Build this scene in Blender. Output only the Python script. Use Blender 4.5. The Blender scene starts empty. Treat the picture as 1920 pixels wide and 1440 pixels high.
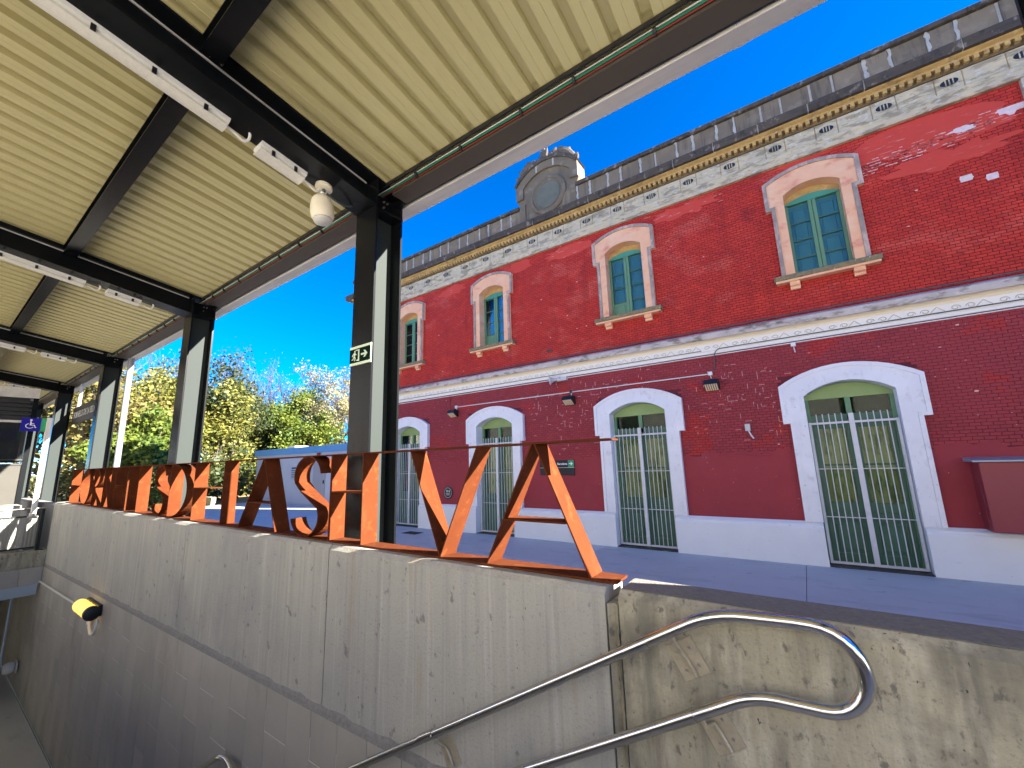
import bpy, bmesh, math, random
from mathutils import Vector, Matrix
random.seed(7)
S = bpy.context.scene
COL = S.collection
R_ = math.radians

# ------------------------------------------------------------------ camera, sky, sun, exposure
cam = bpy.data.objects.new('camera', bpy.data.cameras.new('camera'))
COL.objects.link(cam)
yaw, pitch, roll = R_(-34.695), R_(10.559), R_(-1.7647)
fw = Vector((math.sin(yaw) * math.cos(pitch), math.cos(yaw) * math.cos(pitch), math.sin(pitch)))
r0 = fw.cross(Vector((0, 0, 1))).normalized(); u0 = r0.cross(fw)
rr = math.cos(roll) * r0 + math.sin(roll) * u0
uu = -math.sin(roll) * r0 + math.cos(roll) * u0
M = Matrix((rr, uu, -fw)).transposed().to_4x4()
M.translation = Vector((0, 0, 1.7))
cam.matrix_world = M
cam.data.sensor_width = 36
cam.data.lens = 772.35 / 1920 * 36
cam.data.clip_end = 2000
cam.data.clip_start = .02
S.camera = cam

SUN = Vector((1, .31, .49)).normalized()
el = math.asin(SUN.z); az = math.atan2(SUN.x, SUN.y)
w = bpy.data.worlds.new('World'); S.world = w; w.use_nodes = True
nt = w.node_tree; nt.nodes.clear()
sky = nt.nodes.new('ShaderNodeTexSky'); sky.sky_type = 'NISHITA'; sky.sun_disc = False
sky.sun_elevation = el; sky.sun_rotation = az
sky.altitude = 100; sky.air_density = .62; sky.dust_density = .05; sky.ozone_density = 4.0
hs = nt.nodes.new('ShaderNodeHueSaturation'); hs.inputs['Hue'].default_value = .510; hs.inputs['Saturation'].default_value = 1.75
bg = nt.nodes.new('ShaderNodeBackground'); bg.inputs['Strength'].default_value = .068
wo = nt.nodes.new('ShaderNodeOutputWorld')
nt.links.new(sky.outputs[0], hs.inputs['Color']); nt.links.new(hs.outputs[0], bg.inputs[0]); nt.links.new(bg.outputs[0], wo.inputs[0])
sl = bpy.data.lights.new('sun', 'SUN'); sl.energy = 5.0; sl.angle = R_(.5); sl.color = (1, .925, .80)
so = bpy.data.objects.new('sun', sl); COL.objects.link(so)
so.rotation_euler = (-SUN).to_track_quat('-Z', 'Y').to_euler()
S.view_settings.view_transform = 'Standard'; S.view_settings.look = 'None'
S.view_settings.exposure = 2.9; S.view_settings.gamma = 1
S.view_settings.use_curve_mapping = False
S.cycles.max_bounces = 16; S.cycles.diffuse_bounces = 8

# ------------------------------------------------------------------ materials
def mat(name, col, rough=.7, metal=0, spec=.5, island=0, var=None, bump=0, bscale=40, layers=(), objvar=0, emit=None, noise_scale=6.0):
    """col: base colour; var: (colour2, scale, contrast); layers: list of (colour, scale xyz, lo, hi, opacity)"""
    m = bpy.data.materials.new(name); m.use_nodes = True
    n = m.node_tree; N = n.nodes; L = n.links
    b = N['Principled BSDF']
    b.inputs['Roughness'].default_value = rough; b.inputs['Metallic'].default_value = metal
    b.inputs['Specular IOR Level'].default_value = spec
    geo = N.new('ShaderNodeNewGeometry')
    def noise(scale, detail=6, rgh=.6, off=0):
        mp = N.new('ShaderNodeMapping')
        sc = scale if isinstance(scale, (tuple, list)) else (scale,) * 3
        mp.inputs['Scale'].default_value = sc; mp.inputs['Location'].default_value = (off, off * .7, off * 1.3)
        L.new(geo.outputs['Position'], mp.inputs[0])
        t = N.new('ShaderNodeTexNoise'); t.inputs['Scale'].default_value = 1; t.inputs['Detail'].default_value = detail
        t.inputs['Roughness'].default_value = rgh
        L.new(mp.outputs[0], t.inputs['Vector'])
        return t.outputs['Fac']
    def ramp(sock, lo, hi):
        r = N.new('ShaderNodeMapRange'); r.inputs['From Min'].default_value = lo; r.inputs['From Max'].default_value = hi
        L.new(sock, r.inputs['Value']); return r.outputs[0]
    def mix(fac, a, c2):
        x = N.new('ShaderNodeMix'); x.data_type = 'RGBA'
        if isinstance(fac, (int, float)): x.inputs[0].default_value = fac
        else: L.new(fac, x.inputs[0])
        for s, v in ((x.inputs[6], a), (x.inputs[7], c2)):
            if isinstance(v, tuple): s.default_value = (*v, 1)
            else: L.new(v, s)
        return x.outputs[2]
    cur = col
    k = 0
    if var:
        cur = mix(ramp(noise(var[1], off=3), .5 - .5 * var[2], .5 + .5 * var[2]), col, var[0])
    for (c2, sc, lo, hi, op) in layers:
        k += 1
        f = ramp(noise(sc, off=11.3 * k), lo, hi)
        mu = N.new('ShaderNodeMath'); mu.operation = 'MULTIPLY'; L.new(f, mu.inputs[0]); mu.inputs[1].default_value = op
        mu.use_clamp = True
        cur = mix(mu.outputs[0], cur, c2)
    if objvar:
        oi = N.new('ShaderNodeObjectInfo')
        h = N.new('ShaderNodeHueSaturation')
        r = N.new('ShaderNodeMapRange'); r.inputs['To Min'].default_value = 1 - objvar; r.inputs['To Max'].default_value = 1 + objvar
        L.new(oi.outputs['Random'], r.inputs['Value']); L.new(r.outputs[0], h.inputs['Value'])
        if isinstance(cur, tuple): h.inputs['Color'].default_value = (*cur, 1)
        else: L.new(cur, h.inputs['Color'])
        cur = h.outputs[0]
    if island:
        h = N.new('ShaderNodeHueSaturation'); r = N.new('ShaderNodeMapRange'); r.inputs['To Min'].default_value = 1 - island; r.inputs['To Max'].default_value = 1 + island
        L.new(geo.outputs['Random Per Island'], r.inputs['Value']); L.new(r.outputs[0], h.inputs['Value'])
        L.new(cur, h.inputs['Color']); cur = h.outputs[0]
    if isinstance(cur, tuple): b.inputs['Base Color'].default_value = (*cur, 1)
    else: L.new(cur, b.inputs['Base Color'])
    if bump:
        bn = N.new('ShaderNodeBump'); bn.inputs['Strength'].default_value = bump; bn.inputs['Distance'].default_value = .01
        L.new(noise(bscale, 5, .65, 5), bn.inputs['Height']); L.new(bn.outputs[0], b.inputs['Normal'])
    if emit:
        b.inputs['Emission Color'].default_value = (*emit[0], 1); b.inputs['Emission Strength'].default_value = emit[1]
    return m

MT = {}
def defm(k, *a, **kw): MT[k] = mat(k, *a, **kw)
defm('concrete', (.44, .43, .375), .85, bump=.35, bscale=55, var=((.33, .33, .31), 1.3, .5),
     layers=[((.27, .265, .25), (26, 26, .5), .50, .70, .55), ((.52, .515, .49), (34, 34, .8), .54, .70, .5), ((.28, .275, .265), (5, 5, .5), .55, .68, .35), ((.27, .27, .27), (1.1, 1.1, .8), .52, .62, .5),
             ((.33, .22, .10), (3.1, 3.1, .22), .63, .72, .7), ((.16, .155, .15), (13, 13, 10), .63, .68, .75), ((.20, .195, .19), (90, 90, 90), .55, .7, .5),
             ((.05, .05, .05), (52, 52, 30), .685, .71, .8)])
defm('concrete_warm', (.42, .39, .29), .88, bump=.5, bscale=50, var=((.30, .28, .21), 2.0, .5),
     layers=[((.17, .165, .135), (11, 11, 1.4), .47, .62, .75), ((.58, .55, .45), (13, 13, 2), .53, .68, .6), ((.12, .115, .10), (2.2, 2.2, 3.2), .54, .64, .45),
             ((.10, .095, .085), (26, 26, 16), .58, .66, .75), ((.16, .15, .13), (90, 90, 90), .54, .7, .5), ((.03, .03, .03), (42, 42, 30), .67, .70, .9)])
defm('coarse_concrete', (.27, .26, .245), .95, bump=1.0, bscale=130, var=((.17, .165, .155), 60, .6))
defm('mortar_bead', (.33, .325, .31), .95, bump=1.0, bscale=90, var=((.18, .18, .175), 45, .6))
defm('tile', (.42, .405, .36), .55, bump=.06, bscale=60, var=((.33, .31, .28), 3, .7), objvar=.09,
     layers=[((.40, .37, .30), (9, 9, .6), .54, .72, .5), ((.22, .17, .12), (1.2, 1.2, .5), .54, .68, .55)])
defm('grout', (.85, .84, .80), .9)
defm('paving', (.54, .545, .53), .8, bump=.12, bscale=70, var=((.45, .455, .45), .9, .6), objvar=.05,
     layers=[((.33, .335, .33), (1.6, 4, 1), .55, .70, .55), ((.60, .60, .59), (2.4, 2.4, 1), .58, .72, .35), ((.2, .2, .2), (5, 5, 5), .64, .70, .4)])
defm('dirt', (.42, .30, .17), .95, bump=.4, bscale=8, var=((.30, .2, .1), .8, .6), layers=[((.13, .14, .05), .35, .52, .66, .7)])
defm('ballast', (.50, .46, .40), .95, bump=.6, bscale=12, var=((.38, .35, .3), 4, .6))
defm('pale_paving', (.52, .50, .46), .85, var=((.45, .43, .4), 1, .5))
defm('red_brick', (.56, .040, .021), .75, island=.13, spec=.3, bump=.25, bscale=90, var=((.38, .026, .022), 2.2, .6), objvar=.0,
     layers=[((.60, .10, .07), (1.2, 1.2, 2.2), .54, .66, .6), ((.33, .020, .014), (6, 6, .55), .54, .68, .55), ((.22, .018, .018), (2.2, 2.2, 1.3), .60, .74, .55), ((.5, .2, .17), (30, 30, 30), .70, .74, .5)])
defm('maroon_brick', (.33, .042, .048), .75, island=.10, spec=.3, bump=.2, bscale=80, var=((.26, .032, .040), 1.8, .6),
     layers=[((.42, .028, .022), (1.3, 1.3, 1.9), .58, .62, .75), ((.52, .36, .36), (14, 14, 26), .665, .70, .75)])
defm('mortar_red', (.11, .009, .008), .9, var=((.09, .008, .008), 3, .6))
defm('mortar_maroon', (.15, .018, .024), .9, var=((.11, .014, .02), 3, .6))
defm('maroon_render', (.33, .042, .050), .75, spec=.3, bump=.25, bscale=18, var=((.25, .031, .04), 1.2, .6),
     layers=[((.30, .055, .065), (3, 3, 1.2), .56, .72, .5), ((.5, .36, .36), (18, 18, 22), .69, .72, .6)])
defm('red_coat', (.57, .062, .042), .8, spec=.3, bump=.25, bscale=25, var=((.50, .05, .032), 2.0, .6),
     layers=[((.6, .30, .27), (4, 4, 30), .62, .68, .5)])
defm('bare_plaster', (.66, .46, .40), .9, bump=.4, bscale=40, var=((.58, .34, .29), 9, .5))
defm('bare_white', (.72, .62, .60), .9, bump=.4, bscale=40, var=((.6, .45, .42), 19, .5))
defm('bare_pink', (.60, .20, .16), .9, bump=.3, bscale=40)
defm('white_paint', (.80, .80, .81), .7, bump=.15, bscale=40, var=((.70, .70, .72), 2.5, .5),
     layers=[((.50, .46, .47), (5, 5, 5), .60, .70, .45), ((.58, .57, .58), (14, 14, 5), .56, .70, .45), ((.30, .22, .20), (22, 22, 22), .67, .70, .7)])
defm('plinth_white', (.78, .79, .79), .75, bump=.12, bscale=60, var=((.70, .71, .71), 2, .6), layers=[((.50, .49, .46), (3, 3, 9), .62, .72, .35), ((.45, .43, .40), (16, 16, 16), .68, .72, .5)])
defm('peach', (.82, .48, .27), .8, bump=.25, bscale=60, var=((.74, .38, .22), 4, .6),
     layers=[((.55, .12, .09), (3, 3, 5), .55, .70, .65), ((.80, .60, .40), (2, 2, 3), .5, .7, .5)])
defm('peach_edge', (.42, .33, .27), .9, bump=.4, bscale=70, var=((.20, .17, .14), 8, .6), layers=[((.62, .45, .36), (9, 9, 4), .52, .64, .7)])
defm('lichen', (.32, .26, .14), .95, bump=.7, bscale=60, var=((.10, .085, .05), 22, .7), layers=[((.55, .50, .40), 26, .60, .66, .7), ((.35, .24, .05), 9, .54, .66, .6)])
defm('stone_grey', (.22, .168, .105), .9, bump=.4, bscale=60, var=((.15, .115, .075), 3, .6), objvar=.12,
     layers=[((.08, .065, .05), (11, 11, .9), .52, .66, .7), ((.36, .28, .19), (3, 3, 3), .54, .7, .4)])
defm('stone_dark', (.095, .07, .045), .95, bump=.6, bscale=45, var=((.045, .04, .036), 5, .6), objvar=.15, layers=[((.28, .23, .18), (9, 9, 7), .58, .66, .65), ((.03, .026, .02), (6, 6, 3), .54, .64, .7)])
defm('disc_stone', (.155, .15, .105), .9, bump=.3, bscale=40, var=((.10, .10, .075), 5, .6), layers=[((.07, .115, .09), (6, 6, 3), .56, .68, .6)])
defm('stone_crest', (.185, .14, .088), .9, bump=.4, bscale=50, var=((.125, .098, .065), 3, .6), layers=[((.07, .06, .05), (6, 6, 1.6), .56, .70, .7), ((.34, .28, .21), (3, 3, 3), .55, .68, .5)])
defm('stone_carved', (.16, .13, .095), .95, bump=.6, bscale=40, var=((.06, .05, .04), 12, .6))
defm('ochre_dark', (.22, .15, .07), .95, var=((.05, .04, .025), 7, .6))
defm('mortar_white', (.50, .47, .40), .9, bump=.3, bscale=50, var=((.26, .24, .20), 7, .6))
defm('ochre', (.60, .40, .14), .9, bump=.5, bscale=60, var=((.30, .19, .07), 5, .6), layers=[((.08, .065, .04), (7, 7, 12), .60, .70, .7), ((.62, .52, .33), 11, .56, .68, .5)])
defm('frieze', (.62, .51, .31), .9, bump=.4, bscale=50, var=((.42, .38, .28), 4, .6), layers=[((.23, .19, .13), (3.4, 3.4, 13), .50, .60, .75), ((.12, .10, .075), (9, 9, 22), .60, .68, .6), ((.62, .60, .54), (10, 10, 16), .56, .66, .6)])
defm('cream', (.80, .70, .50), .75, var=((.76, .66, .48), 3, .6))
defm('belt_line', (.50, .44, .34), .9)
defm('cream_white', (.80, .78, .72), .75, bump=.15, bscale=50, var=((.74, .72, .66), 3, .6))
defm('belt_stained', (.58, .52, .47), .9, bump=.4, bscale=50, var=((.42, .36, .3), 4, .6), layers=[((.15, .125, .08), (3.5, 3.5, 9), .50, .62, .85), ((.68, .6, .56), (8, 8, 14), .58, .68, .5)])
defm('green_paint', (.125, .27, .135), .5, var=((.09, .20, .11), 5, .6), bump=.12, bscale=40)
defm('green_light', (.24, .36, .13), .5, var=((.20, .30, .11), 5, .6))
defm('green_dark', (.055, .15, .085), .45, var=((.04, .11, .07), 6, .6), bump=.1, bscale=30)
defm('teal_paint', (.06, .29, .19), .5, var=((.05, .22, .15), 6, .6))
defm('shutter_blue', (.14, .33, .28), .55, var=((.10, .26, .24), 3, .5))
defm('white_metal', (.62, .63, .64), .4, var=((.52, .53, .55), 12, .5))
defm('room_dark', (.34, .38, .22), .9, var=((.55, .52, .32), (9, 3, 2.2), .5), layers=[((.12, .17, .11), (7, 3, 2.5), .5, .62, .75)])
defm('room_black', (.018, .02, .02), .9, var=((.06, .06, .05), (3, 3, 5), .35))
defm('anthracite', (.0055, .0068, .0085), .25, spec=.11, bump=.05, bscale=160, var=((.0075, .0085, .010), 14, .6))
defm('galv', (.022, .029, .029), .65, spec=.2, bump=.12, bscale=220)
defm('deck', (.52, .465, .235), .42, spec=.4, var=((.47, .42, .21), .5, .6))
defm('gutter_metal', (.66, .64, .60), .45, metal=.0, var=((.42, .41, .4), (.8, 6, 6), .6), layers=[((.30, .27, .25), (.5, 5, 5), .55, .7, .5)])
defm('pipe_grey', (.20, .22, .24), .4)
defm('lamp_white', (.74, .74, .70), .4)
defm('lamp_lens', (.72, .70, .62), .25, var=((.62, .60, .54), 40, .5))
defm('warm_white', (.76, .70, .55), .45, var=((.70, .64, .5), 20, .5))
defm('corten', (.118, .029, .008), .9, spec=.12, bump=.35, bscale=110, var=((.078, .019, .006), 7, .6),
     layers=[((.18, .054, .015), (16, 16, 16), .56, .68, .5), ((.17, .05, .02), (6, 6, 3), .60, .74, .5)])
defm('stainless', (.62, .61, .59), .16, metal=1, bump=.01, bscale=300)
defm('plate_steel', (.50, .45, .33), .45, metal=.35, var=((.36, .32, .25), 30, .5))
defm('black', (.012, .012, .013), .45)
defm('rubber', (.02, .02, .02), .7)
defm('bolt', (.42, .41, .39), .35, metal=.8)
defm('cable_green', (.012, .15, .085), .5)
defm('cable_red', (.22, .025, .018), .5)
defm('cable_white', (.68, .68, .66), .5)
defm('cable_dark', (.055, .075, .08), .5)
defm('sign_dark', (.033, .034, .036), .5, spec=.12)
defm('sign_green', (.02, .26, .12), .5)
defm('exit_green', (.001, .012, .006), .5, spec=.03)
defm('exit_pale', (.60, .72, .55), .5)
defm('white_print', (.85, .85, .85), .5)
defm('sign_blue', (.020, .018, .30), .45, spec=.12)
defm('sign_purple', (.30, .26, .75), .5)
defm('green_bright', (.03, .36, .14), .5)
defm('shed_wall', (.48, .51, .58), .7, var=((.44, .47, .54), 1.2, .5))
defm('shed_fascia', (.10, .33, .62), .45)
defm('shed_grey', (.32, .33, .36), .6)
defm('red_metal', (.27, .034, .042), .5, var=((.22, .028, .036), 2.5, .6), bump=.08, bscale=15)
defm('zinc', (.28, .34, .38), .45, metal=.3)
defm('floodlight_lens', (.75, .62, .42), .3)
defm('dark_glass', (.02, .022, .022), .06, spec=.8)
defm('steel_blue', (.38, .47, .53), .45)
defm('shade_stone_panel', (.05, .047, .04), .75, var=((.035, .033, .028), 2, .6))  # stone darkened to stand in for shade cast on the lift base
defm('perf', (.30, .29, .25), .55)
defm('bark', (.13, .10, .075), .95, bump=.5, bscale=20, var=((.22, .19, .15), 5, .6))
defm('twig', (.10, .075, .07), .9)
defm('roof_tile', (.30, .14, .09), .85, var=((.22, .10, .07), 5, .6))
defm('bounce_pale', (.80, .77, .70), .85, var=((.74, .71, .64), .6, .5))
defm('warm_bounce_steel', (.075, .062, .050), .55, spec=.2)  # dark steel tinted brown to imitate warm reflection off the ground
defm('amber_lens', (.75, .55, .2), .35, emit=((1, .60, .10), .22))
defm('tunnel_lens', (.8, .8, .75), .35)

def glass_mat(name, tint, fac_bias=.06, ior=1.5):
    m = bpy.data.materials.new(name); m.use_nodes = True
    n = m.node_tree; N = n.nodes; L = n.links
    N.remove(N['Principled BSDF'])
    g = N.new('ShaderNodeBsdfGlossy'); g.inputs['Roughness'].default_value = .03
    t = N.new('ShaderNodeBsdfTransparent'); t.inputs['Color'].default_value = (*tint, 1)
    f = N.new('ShaderNodeFresnel'); f.inputs['IOR'].default_value = ior
    ad = N.new('ShaderNodeMath'); ad.operation = 'ADD'; ad.inputs[1].default_value = fac_bias; ad.use_clamp = True
    L.new(f.outputs[0], ad.inputs[0])
    mx = N.new('ShaderNodeMixShader'); L.new(ad.outputs[0], mx.inputs[0]); L.new(t.outputs[0], mx.inputs[1]); L.new(g.outputs[0], mx.inputs[2])
    L.new(mx.outputs[0], N['Material Output'].inputs['Surface'])
    MT[name] = m
glass_mat('pane_glass', (.80, .88, .90), .0)
glass_mat('door_glass', (.78, .84, .74), -.004, 1.33)

def leaf_mat(name, c1, c2):
    m = bpy.data.materials.new(name); m.use_nodes = True
    n = m.node_tree; N = n.nodes; L = n.links
    b = N['Principled BSDF']
    geo = N.new('ShaderNodeNewGeometry')
    t = N.new('ShaderNodeTexNoise'); t.inputs['Scale'].default_value = .9; t.inputs['Detail'].default_value = 5
    L.new(geo.outputs['Position'], t.inputs['Vector'])
    wn = N.new('ShaderNodeTexWhiteNoise'); wn.noise_dimensions = '1D'
    L.new(geo.outputs['Random Per Island'], wn.inputs['W'])
    ad = N.new('ShaderNodeMath'); ad.operation = 'ADD'
    mr = N.new('ShaderNodeMapRange'); mr.inputs['From Min'].default_value = .35; mr.inputs['From Max'].default_value = .65
    mr.inputs['To Max'].default_value = .6
    L.new(t.outputs['Fac'], mr.inputs['Value'])
    m2 = N.new('ShaderNodeMath'); m2.operation = 'MULTIPLY'; m2.inputs[1].default_value = .45
    L.new(wn.outputs['Value'], m2.inputs[0]); L.new(mr.outputs[0], ad.inputs[0]); L.new(m2.outputs[0], ad.inputs[1])
    x = N.new('ShaderNodeMix'); x.data_type = 'RGBA'; x.inputs[6].default_value = (*c1, 1); x.inputs[7].default_value = (*c2, 1)
    L.new(ad.outputs[0], x.inputs[0]); L.new(x.outputs[2], b.inputs['Base Color'])
    b.inputs['Roughness'].default_value = .6
    tr = N.new('ShaderNodeBsdfTranslucent'); L.new(x.outputs[2], tr.inputs['Color'])
    ms = N.new('ShaderNodeMixShader'); ms.inputs[0].default_value = .35
    L.new(b.outputs[0], ms.inputs[1]); L.new(tr.outputs[0], ms.inputs[2]); L.new(ms.outputs[0], N['Material Output'].inputs['Surface'])
    MT[name] = m
leaf_mat('leaf_gold', (.095, .11, .026), (.23, .22, .055))
leaf_mat('leaf_yellowgreen', (.10, .13, .022), (.28, .25, .05))
leaf_mat('leaf_green', (.05, .10, .015), (.20, .24, .03))
leaf_mat('leaf_dark', (.018, .035, .012), (.06, .08, .022))
leaf_mat('leaf_pale', (.20, .19, .09), (.36, .33, .18))
leaf_mat('leaf_ochre', (.11, .10, .03), (.24, .20, .06))

# ------------------------------------------------------------------ mesh helpers
class MB:
    def __init__(s): s.v = []; s.f = []
    def quad(s, a, b, c, d):
        n = len(s.v); s.v += [tuple(a), tuple(b), tuple(c), tuple(d)]; s.f.append((n, n + 1, n + 2, n + 3)); return s
    def box(s, x0, x1, y0, y1, z0, z1):
        n = len(s.v)
        s.v += [(x0, y0, z0), (x1, y0, z0), (x1, y1, z0), (x0, y1, z0), (x0, y0, z1), (x1, y0, z1), (x1, y1, z1), (x0, y1, z1)]
        s.f += [(n, n + 3, n + 2, n + 1), (n + 4, n + 5, n + 6, n + 7), (n, n + 1, n + 5, n + 4), (n + 1, n + 2, n + 6, n + 5), (n + 2, n + 3, n + 7, n + 6), (n + 3, n, n + 4, n + 7)]
        return s
    def bbox(s, x0, x1, y0, y1, z0, z1, b):
        """box with its front (-y) edges chamfered"""
        n = len(s.v)
        s.v += [(x0 + b, y0, z0 + b), (x1 - b, y0, z0 + b), (x1 - b, y0, z1 - b), (x0 + b, y0, z1 - b),
                (x0, y0 + b, z0), (x1, y0 + b, z0), (x1, y0 + b, z1), (x0, y0 + b, z1), (x0, y1, z0), (x1, y1, z0), (x1, y1, z1), (x0, y1, z1)]
        q = [(0, 1, 2, 3), (4, 5, 1, 0), (5, 6, 2, 1), (6, 7, 3, 2), (7, 4, 0, 3), (8, 9, 5, 4), (9, 10, 6, 5), (10, 11, 7, 6), (11, 8, 4, 7), (9, 8, 11, 10)]
        s.f += [tuple(n + i for i in t) for t in q]; return s
    def prism(s, poly, a0, a1, axis='Y'):
        """poly: 2D points; axis Y -> (x,z) extruded along y; axis X -> (y,z) extruded along x; axis Z -> (x,y)"""
        def P(p, t): return (p[0], t, p[1]) if axis == 'Y' else ((t, p[0], p[1]) if axis == 'X' else (p[0], p[1], t))
        n = len(s.v); k = len(poly)
        s.v += [P(p, a0) for p in poly] + [P(p, a1) for p in poly]
        s.f.append(tuple(range(n, n + k))); s.f.append(tuple(range(n + 2 * k - 1, n + k - 1, -1)))
        for i in range(k):
            j = (i + 1) % k; s.f.append((n + i, n + k + i, n + k + j, n + j))
        return s
    def tube(s, pts, r, sides=8, cap=True):
        pts = [Vector(p) for p in pts]; rs = r if isinstance(r, (list, tuple)) else [r] * len(pts)
        n0 = len(s.v); up = None
        for i, p in enumerate(pts):
            t = (pts[min(i + 1, len(pts) - 1)] - pts[max(i - 1, 0)]).normalized()
            if up is None:
                up = Vector((0, 0, 1)) if abs(t.z) < .9 else Vector((1, 0, 0))
            a = (up - up.dot(t) * t)
            if a.length < 1e-5: a = Vector((1, 0, 0)) if abs(t.x) < .9 else Vector((0, 1, 0)); a = a - a.dot(t) * t
            a.normalize(); up = a; b = t.cross(a)
            for k in range(sides):
                an = 2 * math.pi * k / sides
                s.v.append(tuple(p + (a * math.cos(an) + b * math.sin(an)) * rs[i]))
        for i in range(len(pts) - 1):
            for k in range(sides):
                q = (k + 1) % sides; o = n0 + i * sides
                s.f.append((o + k, o + q, o + sides + q, o + sides + k))
        if cap:
            s.f.append(tuple(n0 + k for k in range(sides - 1, -1, -1)))
            o = n0 + (len(pts) - 1) * sides; s.f.append(tuple(o + k for k in range(sides)))
        return s
    def lathe(s, prof, c, axis, sides=20):
        """prof: list of (radius, t) along axis from point c"""
        ax = Vector(axis).normalized(); a = ax.orthogonal().normalized(); b = ax.cross(a); c = Vector(c); n0 = len(s.v)
        for (r, t) in prof:
            for k in range(sides):
                an = 2 * math.pi * k / sides; s.v.append(tuple(c + ax * t + (a * math.cos(an) + b * math.sin(an)) * r))
        for i in range(len(prof) - 1):
            for k in range(sides):
                q = (k + 1) % sides; o = n0 + i * sides
                s.f.append((o + k, o + q, o + sides + q, o + sides + k))
        s.f.append(tuple(n0 + k for k in range(sides - 1, -1, -1)))
        o = n0 + (len(prof) - 1) * sides; s.f.append(tuple(o + k for k in range(sides)))
        return s
    def mesh(s, name, off=(0, 0, 0)):
        me = bpy.data.meshes.new(name)
        me.from_pydata([(v[0] - off[0], v[1] - off[1], v[2] - off[2]) for v in s.v], [], s.f)
        return me
    def build(s, name, m, parent=None, smooth=False, fix=True, loc=None):
        base = tuple(parent['wl']) if parent is not None else (loc or (0, 0, 0))
        me = s.mesh(name, base)
        if fix:
            bm = bmesh.new(); bm.from_mesh(me); bmesh.ops.recalc_face_normals(bm, faces=bm.faces); bm.to_mesh(me); bm.free()
        me.materials.append(MT[m])
        if smooth:
            for p in me.polygons: p.use_smooth = True
            me.set_sharp_from_angle(angle=R_(40))
        o = bpy.data.objects.new(name, me); COL.objects.link(o)
        if parent is not None: o.parent = parent
        else: o.location = base
        o['wl'] = base
        return o

def tag(o, label=None, cat=None, group=None, kind=None):
    for k, v in (('label', label), ('category', cat), ('group', group), ('kind', kind)):
        if v: o[k] = v
    return o
def thing(name, loc, label, cat, group=None):
    o = bpy.data.objects.new(name, None); COL.objects.link(o); o.location = loc; o['wl'] = tuple(loc); o.empty_display_size = .1
    return tag(o, label, cat, group)
def clone(o, dx, dy=0, dz=0, parent=None):
    """copy one object and its descendants"""
    c = o.copy(); COL.objects.link(c)
    if parent is not None: c.parent = parent
    else: c.location = o.location + Vector((dx, dy, dz))
    wl = o['wl']; c['wl'] = (wl[0] + dx, wl[1] + dy, wl[2] + dz)
    for ch in list(o.children): clone(ch, dx, dy, dz, c)
    return c
def put(me_obj, name, parent, loc):
    """a sibling sharing mesh data, placed at a local offset"""
    c = bpy.data.objects.new(name, me_obj.data); COL.objects.link(c); c.parent = parent; c.location = loc; c['wl'] = me_obj['wl']
    return c
def text(body, size, m, parent, origin, xdir, up, name='lettering', align='LEFT', ext=.002, bold=0):
    cu = bpy.data.curves.new(name, 'FONT'); cu.body = body; cu.size = size; cu.align_x = align; cu.extrude = ext; cu.resolution_u = 3
    cu.offset = bold
    t = bpy.data.objects.new(name, cu)
    COL.objects.link(t)
    dg = bpy.context.evaluated_depsgraph_get(); dg.update()
    me = bpy.data.meshes.new_from_object(t.evaluated_get(dg)); bpy.data.objects.remove(t)
    x = Vector(xdir).normalized(); u = Vector(up).normalized(); n = x.cross(u)
    base = Vector(parent['wl'])
    for v in me.vertices: v.co = Vector(origin) + x * v.co.x + u * v.co.y + n * v.co.z - base
    me.materials.clear(); me.materials.append(MT[m])
    o = bpy.data.objects.new(name, me); COL.objects.link(o); o.parent = parent; o['wl'] = tuple(base)
    return o
def arc(cx, hw, zs, za, n=12, rev=False):
    """points of a segmental arch from (cx-hw,zs) over (cx,za) to (cx+hw,zs)"""
    h = za - zs; r = (hw * hw + h * h) / (2 * h); zc = za - r; a = math.asin(hw / r)
    p = [(cx + r * math.sin(-a + 2 * a * i / n), zc + r * math.cos(-a + 2 * a * i / n)) for i in range(n + 1)]
    return p[::-1] if rev else p

# ------------------------------------------------------------------ ground and underpass (setting)
g = MB()
g.quad((-400, 14, -.06), (60, 14, -.06), (60, 400, -.06), (-400, 400, -.06))
g.quad((-400, 1.9, -.06), (-24, 1.9, -.06), (-24, 14, -.06), (-400, 14, -.06))
g.quad((-400, -400, -.06), (-21, -400, -.06), (-21, 1.9, -.06), (-400, 1.9, -.06))
g.quad((24, -4, -.06), (60, -4, -.06), (60, 14, -.06), (24, 14, -.06))
tag(g.build('ground', 'dirt', fix=False), kind='structure')
t_ = MB(); t_.quad((-21, -400, -.5), (400, -400, -.5), (400, -4, -.5), (-21, -4, -.5))
tag(t_.build('track_bed', 'ballast', fix=False), kind='structure')
plat = tag(thing('platform', (-4, 5, 0), None, None), kind='structure')
pb = MB().box(-24, 24, 1.9, 14, -.30, -.012).build('platform_bed', 'mortar_bead', plat)
xs = [-24, -20.4, -17, -13.6, -10.2, -6.8, -3.42, -.2, 2.45, 5.8, 9.2, 12.6, 18, 24]
for i in range(len(xs) - 1):
    for (y0, y1) in ((1.97, 5.15), (5.158, 8.6)) if xs[i] < 5 else ((1.97, 8.6),):
        MB().bbox(xs[i] + .004, xs[i + 1] - .004, y0, y1, -.10, 0, .0).build('slab', 'paving', plat) if False else \
            MB().box(xs[i] + .004, xs[i + 1] - .004, y0, y1, -.10, 0).build('slab', 'paving', plat)
MB().box(-24, -12.7, 8.608, 14, -.1, 0).build('slab', 'paving', plat)
rp = tag(MB().box(-21, 24, -4, -1.5, -.3, 0).build('rear_platform', 'pale_paving'), kind='structure')
st = tag(thing('stairs', (-2, 0, 0), None, None), kind='structure')
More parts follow.
